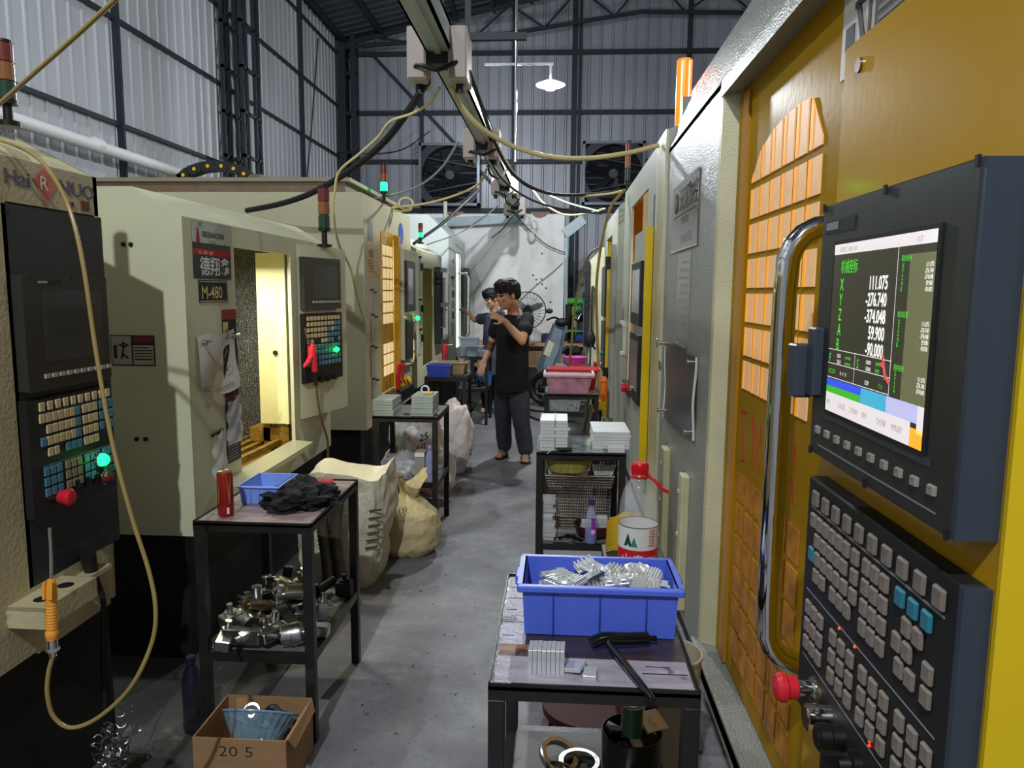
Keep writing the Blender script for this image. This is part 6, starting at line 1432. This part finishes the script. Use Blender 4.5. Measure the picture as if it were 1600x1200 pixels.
MB().cyl((fc.x, 11.17, 0), (fc.x, 11.17, fc.z), .02).build('post', gun, fn); MB().lathe([(.24, 0), (.24, .02), (.05, .06), (0, .06)], (fc.x, 11.17, 0), 24).build('base', gun, fn)
wb2 = thing('workbench', 'long wooden topped workbench against the white partition', 'workbench', (-.15, 11.65, 0))
MB().box(-1.38, .55, 11.45, 11.95, .75, .80).build('top', M('bench_wood', 'b08e62', .6, nz=(4, .25, (1, 8, 8))), wb2)
MB().box(-1.33, .5, 11.48, 11.92, .42, .45).build('shelf', M('bench_wood', 'b08e62'), wb2)
for x in (-1.33, -.5, .48):
    for y in (11.48, 11.88): MB().box(x-.03, x+.03, y-.02, y+.04, 0, .75).build('leg', frame_black, wb2)
for i, (x, w_, h_, c, lb) in enumerate(((-.31, .3, .22, '8c6f52', 'brown carton on the bench shelf behind the standing man'), (.02, .26, .17, 'a08a68', 'flat tan carton on the bench shelf below the drill press'), (.32, .2, .24, '5a4038', 'dark brown carton at right end of the bench shelf'))):
    tag(MB().box(x-w_/2, x+w_/2, 11.5, 11.8, .452, .452+h_, 0, .005).build('carton', M('carton_'+c, c, .7)), lb, 'carton')
for i, (x, h_, c, lb) in enumerate(((-.18, .14, '3a2f66', 'dark violet cable spool on workbench behind the fan'), (-1.1, .10, '6a3f34', 'rust brown tool box on the workbench left part'), (.36, .2, '2e3f8c', 'blue jug on the workbench right of the drill press'))):
    tag(MB().lathe([(.07, 0), (.08, h_*.3), (.075, h_), (.03, h_*1.05), (0, h_*1.05)], (x, 11.62, .80), 18).build(('cable_spool', 'tool_box', 'jug')[i], M('item_'+c, c, .45)), lb, ('spool', 'tool box', 'jug')[i])
dpx = at(898, 500, 11.6).x
dp_ = thing('drill_press', 'green bench drill press on the workbench right end', 'drill press', (dpx, 11.65, .80))
grn = M('machine_green', '3f9a3a', .4)
MB().box(dpx-.1, dpx+.12, 11.5, 11.85, .80, .83).build('base', gun, dp_); MB().cyl((dpx+.05, 11.78, .83), (dpx+.05, 11.78, 1.5), .03).build('column', steel, dp_)
MB().box(dpx-.05, dpx+.1, 11.5, 11.85, 1.22, 1.38, 0, .02).box(dpx-.12, dpx+.14, 11.48, 11.9, 1.40, 1.5, 0, .03).build('head', grn, dp_)
MB().cyl((dpx-.09, 11.6, 1.16), (dpx-.09, 11.6, 1.4), .06, n=18).build('motor', soft_black, dp_); MB().cyl((dpx+.02, 11.55, 1.05), (dpx+.02, 11.55, 1.22), .03).cyl((dpx+.02, 11.55, .95), (dpx+.02, 11.55, 1.05), .01).build('spindle', steel, dp_)
for i in range(3): a = i*2.1; MB().cyl((dpx+.1, 11.5, 1.27), (dpx+.1+.12*cos(a), 11.47, 1.27+.12*sin(a)), .008).build('lever', chrome, dp_)
MB().box(dpx-.11, dpx+.13, 11.48, 11.8, .98, 1.0).build('table', grn, dp_)
rk = thing('tool_rack', 'dark steel rack of tools beside right edge of the partition', 'rack', (.55, 12.5, 0))
for z in (.5, 1.1, 1.7): MB().box(.25, .95, 12.3, 12.7, z, z+.03).build('shelf', girt, rk)
for x in (.25, .92):
    for y in (12.3, 12.67): MB().box(x, x+.03, y, y+.03, 0, 2.1).build('post', girt, rk)
for i, z in enumerate((.53, 1.13)): tag(MB().box(.35, .75, 12.35, 12.6, z+.002, z+.3, 0, .02).build('steel_case', M('dark_teal_case', '23485a', .5)), ('dark teal case on the rack bottom shelf', 'dark teal case on the rack middle shelf')[i], 'case')
# electric scooter parked by the bench
sx_ = -.03; sy_ = 10.2; scm = M('scooter_grey', '5e6a78', .3, .2, coat=.3)
sc_ = thing('electric_scooter', 'grey electric scooter parked in front of the workbench', 'scooter', (sx_, sy_, 0))
P = [at(x, y, sy_) for x, y in ((864, 505), (884, 512), (880, 545), (868, 585), (846, 588), (838, 575))]
MB().prism([p+V((0, -.04, 0)) for p in P], (0, .30, 0)).build('leg_shield', scm, sc_)
P2 = [at(x, y, sy_-.06) for x, y in ((866, 512), (879, 516), (873, 548), (860, 578), (848, 576))]; MB().prism(P2, (0, .02, 0)).build('front_panel', M('scooter_panel', '77828e', .35), sc_)
p = at(858, 545, sy_-.05); MB().bx(p, (.10, .02, .22), 0, .02, Matrix.Rotation(.35, 3, 'Y')).build('number_plate', M('plate_cream', 'c9c3a0', .5), sc_)
wc = at(848, 598, sy_-.05); wc.z = .26
MB().tube([wc+V((.08*cos(a)*.5+.03, .0, 0))+V((.2*cos(a)*.75, -.1*cos(a), .2*sin(a))) for a in [i*pi/14 for i in range(28)]], .05, 10, closed=True).build('front_wheel', rubber, sc_)
MB().cyl(wc+V((-.05, -.02, 0)), wc+V((.08, .02, 0)), .06).cyl(wc, at(872, 520, sy_), .025).build('fork', gun, sc_)
b = MB(); c = at(878, 500, sy_); b.tube(spline([at(855, 500, sy_-.25), at(866, 496, sy_-.1), c, at(893, 497, sy_+.1), at(905, 503, sy_+.25)], 6), .014, 8); b.tube([c, c-Z*.16], .02, 8)
b.build('handlebar', gun, sc_); MB().sph(c+V((0, -.05, -.03)), (.10, .06, .06), 14).build('headlight', soft_black, sc_)
for px, py, dy in ((858, 486, -.22), (903, 488, .22)): MB().sph(at(px, py, sy_+dy), (.055, .015, .035), 10).build('mirror', soft_black, sc_)
MB().bx((sx_+.25, sy_+.65, .74), (.26, .62, .10), 0, .04).build('seat', soft_black, sc_); MB().bx((sx_+.2, sy_+.35, .28), (.28, .8, .14), 0, .04).bx((sx_+.25, sy_+.72, .48), (.24, .5, .42), 0, .06).build('body', scm, sc_)
MB().tube([V((sx_+.3, sy_+.85, .24))+V((0, .2*cos(a), .2*sin(a))) for a in [i*pi/14 for i in range(28)]], .05, 10, closed=True).build('rear_wheel', rubber, sc_)
MB().tube(spline([(-.35, 9.3, .012), (-.15, 9.0, .012), (.05, 9.2, .012), (-.02, 9.5, .012), (-.3, 9.55, .012)], 8), .012, 6); 
tag(MB().tube(spline([(-.42, 9.5, .014), (-.2, 9.0, .014), (.02, 9.1, .014), (.0, 9.6, .014), (-.3, 9.75, .014), (-.5, 10.2, .014)], 8), .013, 6).build('floor_cable', rubber), 'black cable looped on the floor behind the aisle man', 'cable')
tag(MB().tube([at(783, 468, 0) if False else (.06, 11.985, 2.05)]+spline([(.06, 11.985, 2.05), (-.1, 11.985, 1.9), (-.35, 11.985, 1.7), (-.62, 11.985, 1.45)], 6), .009, 6).build('wall_conduit', cable_g), 'grey conduit running diagonally down the white partition', 'conduit')
for k_, (px, py) in enumerate(((823, 345), (835, 352))):
    p = at(px, py, 11.94); b = MB().bx(p, (.10, .09, .16), 0, .03, Matrix.Rotation(.3*(-1)**k_, 3, 'Y')).cyl(p-Z*.08, p-Z*.13, .03); tag(b.build('junction_box', white_pl), ('left white junction box on top of the partition', 'right white junction box hanging below the partition top')[k_], 'junction box')
o = MB().sph(at(831, 356, 11.9)-Z*.12, (.07, .06, .11), 12).build('white_bundle', M('white_wrap', 'd6d6d2', .6)); tag(o, 'white wrapped bundle hanging under the junction boxes', 'bundle')

# ---------------------------------------------------------------- overhead cables and hoses
def cable(pts, r, label, mat, name='cable', n=8):
    return tag(MB().tube(spline([at(*p) for p in pts], n), r, 8).build(name, mat), label, 'hose' if 'hose' in name else 'cable')
cable([(667, 127, 3.95), (640, 170, 4.2), (600, 222, 4.5), (550, 264, 4.8), (490, 300, 5.1), (440, 318, 5.3), (386, 329, 5.55)], .021, 'thick black power cable from the left beige box to left machine roof', rubber)
cable([(687, 137, 3.95), (672, 160, 4.05), (645, 177, 4.15), (610, 190, 4.3), (590, 215, 4.42), (562, 240, 4.55), (530, 268, 4.7), (523, 300, 4.75), (521, 330, 4.8), (529, 380, 4.9), (548, 420, 5.1), (560, 470, 5.3), (575, 515, 5.55)], .008, 'thin cream cable winding round the thick black one and hanging by third machine', cable_c)
cable([(705, 136, 3.95), (720, 165, 4.0), (752, 200, 4.1), (800, 228, 4.25), (860, 245, 4.35), (920, 247, 4.42), (980, 239, 4.45), (1029, 227, 4.5)], .014, 'thick cream cable swooping from beige box to second right machine', cable_c)
cable([(762, 205, 6.1), (790, 250, 6.2), (815, 285, 6.3), (850, 300, 6.4), (900, 306, 6.5), (950, 303, 6.6), (976, 297, 6.7)], .010, 'thin tan cable from second busbar box to right machine tops', cable_c)
cable([(733, 112, 4.0), (752, 165, 4.4), (770, 215, 5.0), (800, 270, 5.6), (840, 297, 6.0), (890, 305, 6.4), (973, 299, 6.8)], .013, 'black cable draping from the first box down to right machines', rubber)
cable([(765, 250, 6.2), (790, 285, 6.6), (830, 312, 7.0), (880, 327, 7.3), (940, 334, 7.6)], .010, 'thin black cable below the tan one to third right machine', rubber)
cable([(833, 297, 8.6), (850, 318, 8.4), (880, 335, 8.2), (915, 334, 8.0), (945, 326, 7.8)], .010, 'pale cable sagging beside the right exhaust fan', cable_c)
cable([(860, 306, 8.6), (890, 318, 8.2), (935, 330, 7.8)], .009, 'short white cable above the pale sagging one', white_pl)
cable([(716, 222, 6.2), (690, 262, 6.3), (655, 290, 6.4), (610, 305, 6.5), (560, 313, 6.6)], .010, 'dark grey cable from second box toward third left machine', cable_g)
cable([(761, 262, 6.25), (750, 285, 6.4), (720, 302, 6.5), (670, 317, 6.6), (612, 325, 6.7)], .010, 'cream cable under the dark grey one to third left machine', cable_c)
tag(MB().tube([at(634+11*cos(a), 318+9*sin(a), 6.75) for a in [i*pi/10 for i in range(20)]], .009, 6, closed=True).tube([at(628+15*cos(a), 326+4*sin(a), 6.7) for a in [i*pi/10 for i in range(20)]], .009, 6, closed=True).build('cable_coil', cable_c), 'coil of cream cable lying on third left machine roof', 'cable')
cable([(748, 296, 8.7), (725, 318, 8.5), (690, 350, 8.3), (646, 381, 8.1)], .018, 'thick black cable slanting down to the low fourth left machine', rubber)
cable([(783, 316, 10.7), (750, 345, 10.3), (715, 365, 9.8), (668, 382, 8.4)], .009, 'thin grey cable from the far box to fourth left machine', cable_g)
cable([(778, 322, 10.7), (752, 342, 10.6), (722, 362, 10.4)], .008, 'thin dark wire beside the thin grey cable', rubber)
cable([(806, 336, 11.8), (830, 362, 11.85), (855, 383, 11.9), (883, 395, 11.9)], .009, 'thin brown wire crossing the white partition', M('brown_wire_cable', '6a5230', .5))
cable([(806, 333, 11.6), (795, 345, 11.75), (785, 358, 11.8), (768, 372, 11.9)], .008, 'short dark wire dangling before the partition', rubber)
cable([(975, 297, 6.6), (955, 322, 6.7), (944, 360, 6.8), (936, 405, 6.9), (932, 450, 6.95), (933, 520, 6.95), (935, 580, 6.95), (930, 615, 6.9), (930, 645, 6.85), (936, 668, 6.8)], .013, 'yellow air hose hanging down third right machine front', hose_y, 'air_hose')
cable([(940, 384, 7.1), (920, 400, 7.8), (906, 440, 8.3), (897, 490, 8.5), (893, 540, 8.6), (889, 570, 8.7)], .014, 'yellow air hose hanging to the low black table', hose_y, 'air_hose')
cable([(930, 545, 9.3), (924, 540, 9.2), (922, 560, 9.1), (921, 600, 9.1), (920, 640, 9.1)], .012, 'black lead hanging at end of the right row', rubber)
tag(MB().sph(at(922, 530, 9.25), (.07, .05, .11), 14).build('hand_pendant', soft_black), 'black hand control pendant hung at end of right row', 'pendant')
cable([(672, 205, 14.5), (625, 235, 14.6), (560, 240, 14.7), (480, 235, 14.7)], .012, 'thin wire strung high along the back wall', rubber)
tag(MB().tube(spline([atX(px, py, -4.372) for px, py in ((497, 60), (492, 130), (486, 210), (479, 285))], 8), .010, 6).build('cable', rubber), 'thin wire drooping down the left wall', 'cable')
cable([(195, -14, 1.55), (120, 55, 1.65), (50, 117, 1.75), (-5, 165, 1.85), (-60, 205, 1.95)], .0055, 'straight yellow air hose stretched across the upper left corner', hose_y, 'air_hose')
ag = thing('air_gun', 'orange-handled air gun on long yellow hose by nearest left machine', 'air gun', at(82, 985, 1.62))
HP = [(-25, 214, 1.95), (0, 219, 1.92), (40, 234, 1.88), (75, 264, 1.84), (108, 325, 1.80), (130, 415, 1.78), (150, 550, 1.76), (175, 690, 1.74), (205, 805, 1.72), (232, 890, 1.70), (243, 950, 1.69), (237, 1005, 1.68), (205, 1072, 1.66), (155, 1120, 1.65), (112, 1137, 1.64), (84, 1120, 1.63), (74, 1085, 1.62), (76, 1050, 1.62), (84, 1022, 1.62)]
MB().tube(spline([at(*p) for p in HP], 8), .0052, 10).build('hose', hose_y, ag)
Y = 1.62; a0, a1 = at(81, 998, Y), at(80, 905, Y); ax = (a1-a0)
b = MB(); pr = [(.0, .012), (.06, .0145), (.12, .0145), (.14, .0125)]
for i in range(9): t = .16+i*.05; pr += [(t, .0118), (t+.02, .0132), (t+.035, .0132)]
pr += [(.64, .012), (.68, .0135), (.90, .0125), (.97, .009), (1, .008)]
b.tube([a0+ax*t for t, r_ in pr], 0, 16, 0, True, [r_ for t, r_ in pr]); b.bar(a0+ax*.70+V((.008, -.014, 0)), a0+ax*.98+V((.008, -.012, 0)), .010, .006); b.bar(a0+ax*.70+V((-.008, -.014, 0)), a0+ax*.98+V((-.008, -.012, 0)), .006, .006)
b.build('grip', orange_pl, ag)
MB().tube([a1, at(80, 875, Y), at(79, 850, Y), at(77.5, 825, Y)], .0042, 10, rs=[.0042, .0042, .0036, .0042]).build('nozzle', M('satin_tube', 'c4c2bd', .3, .9), ag)
MB().cyl(a0, a0-Z*.022, .0135, n=16).cyl(a0-Z*.022, a0-Z*.03, .016, n=6).cyl(a0-Z*.03, a0-Z*.045, .008).build('coupling', chrome, ag)
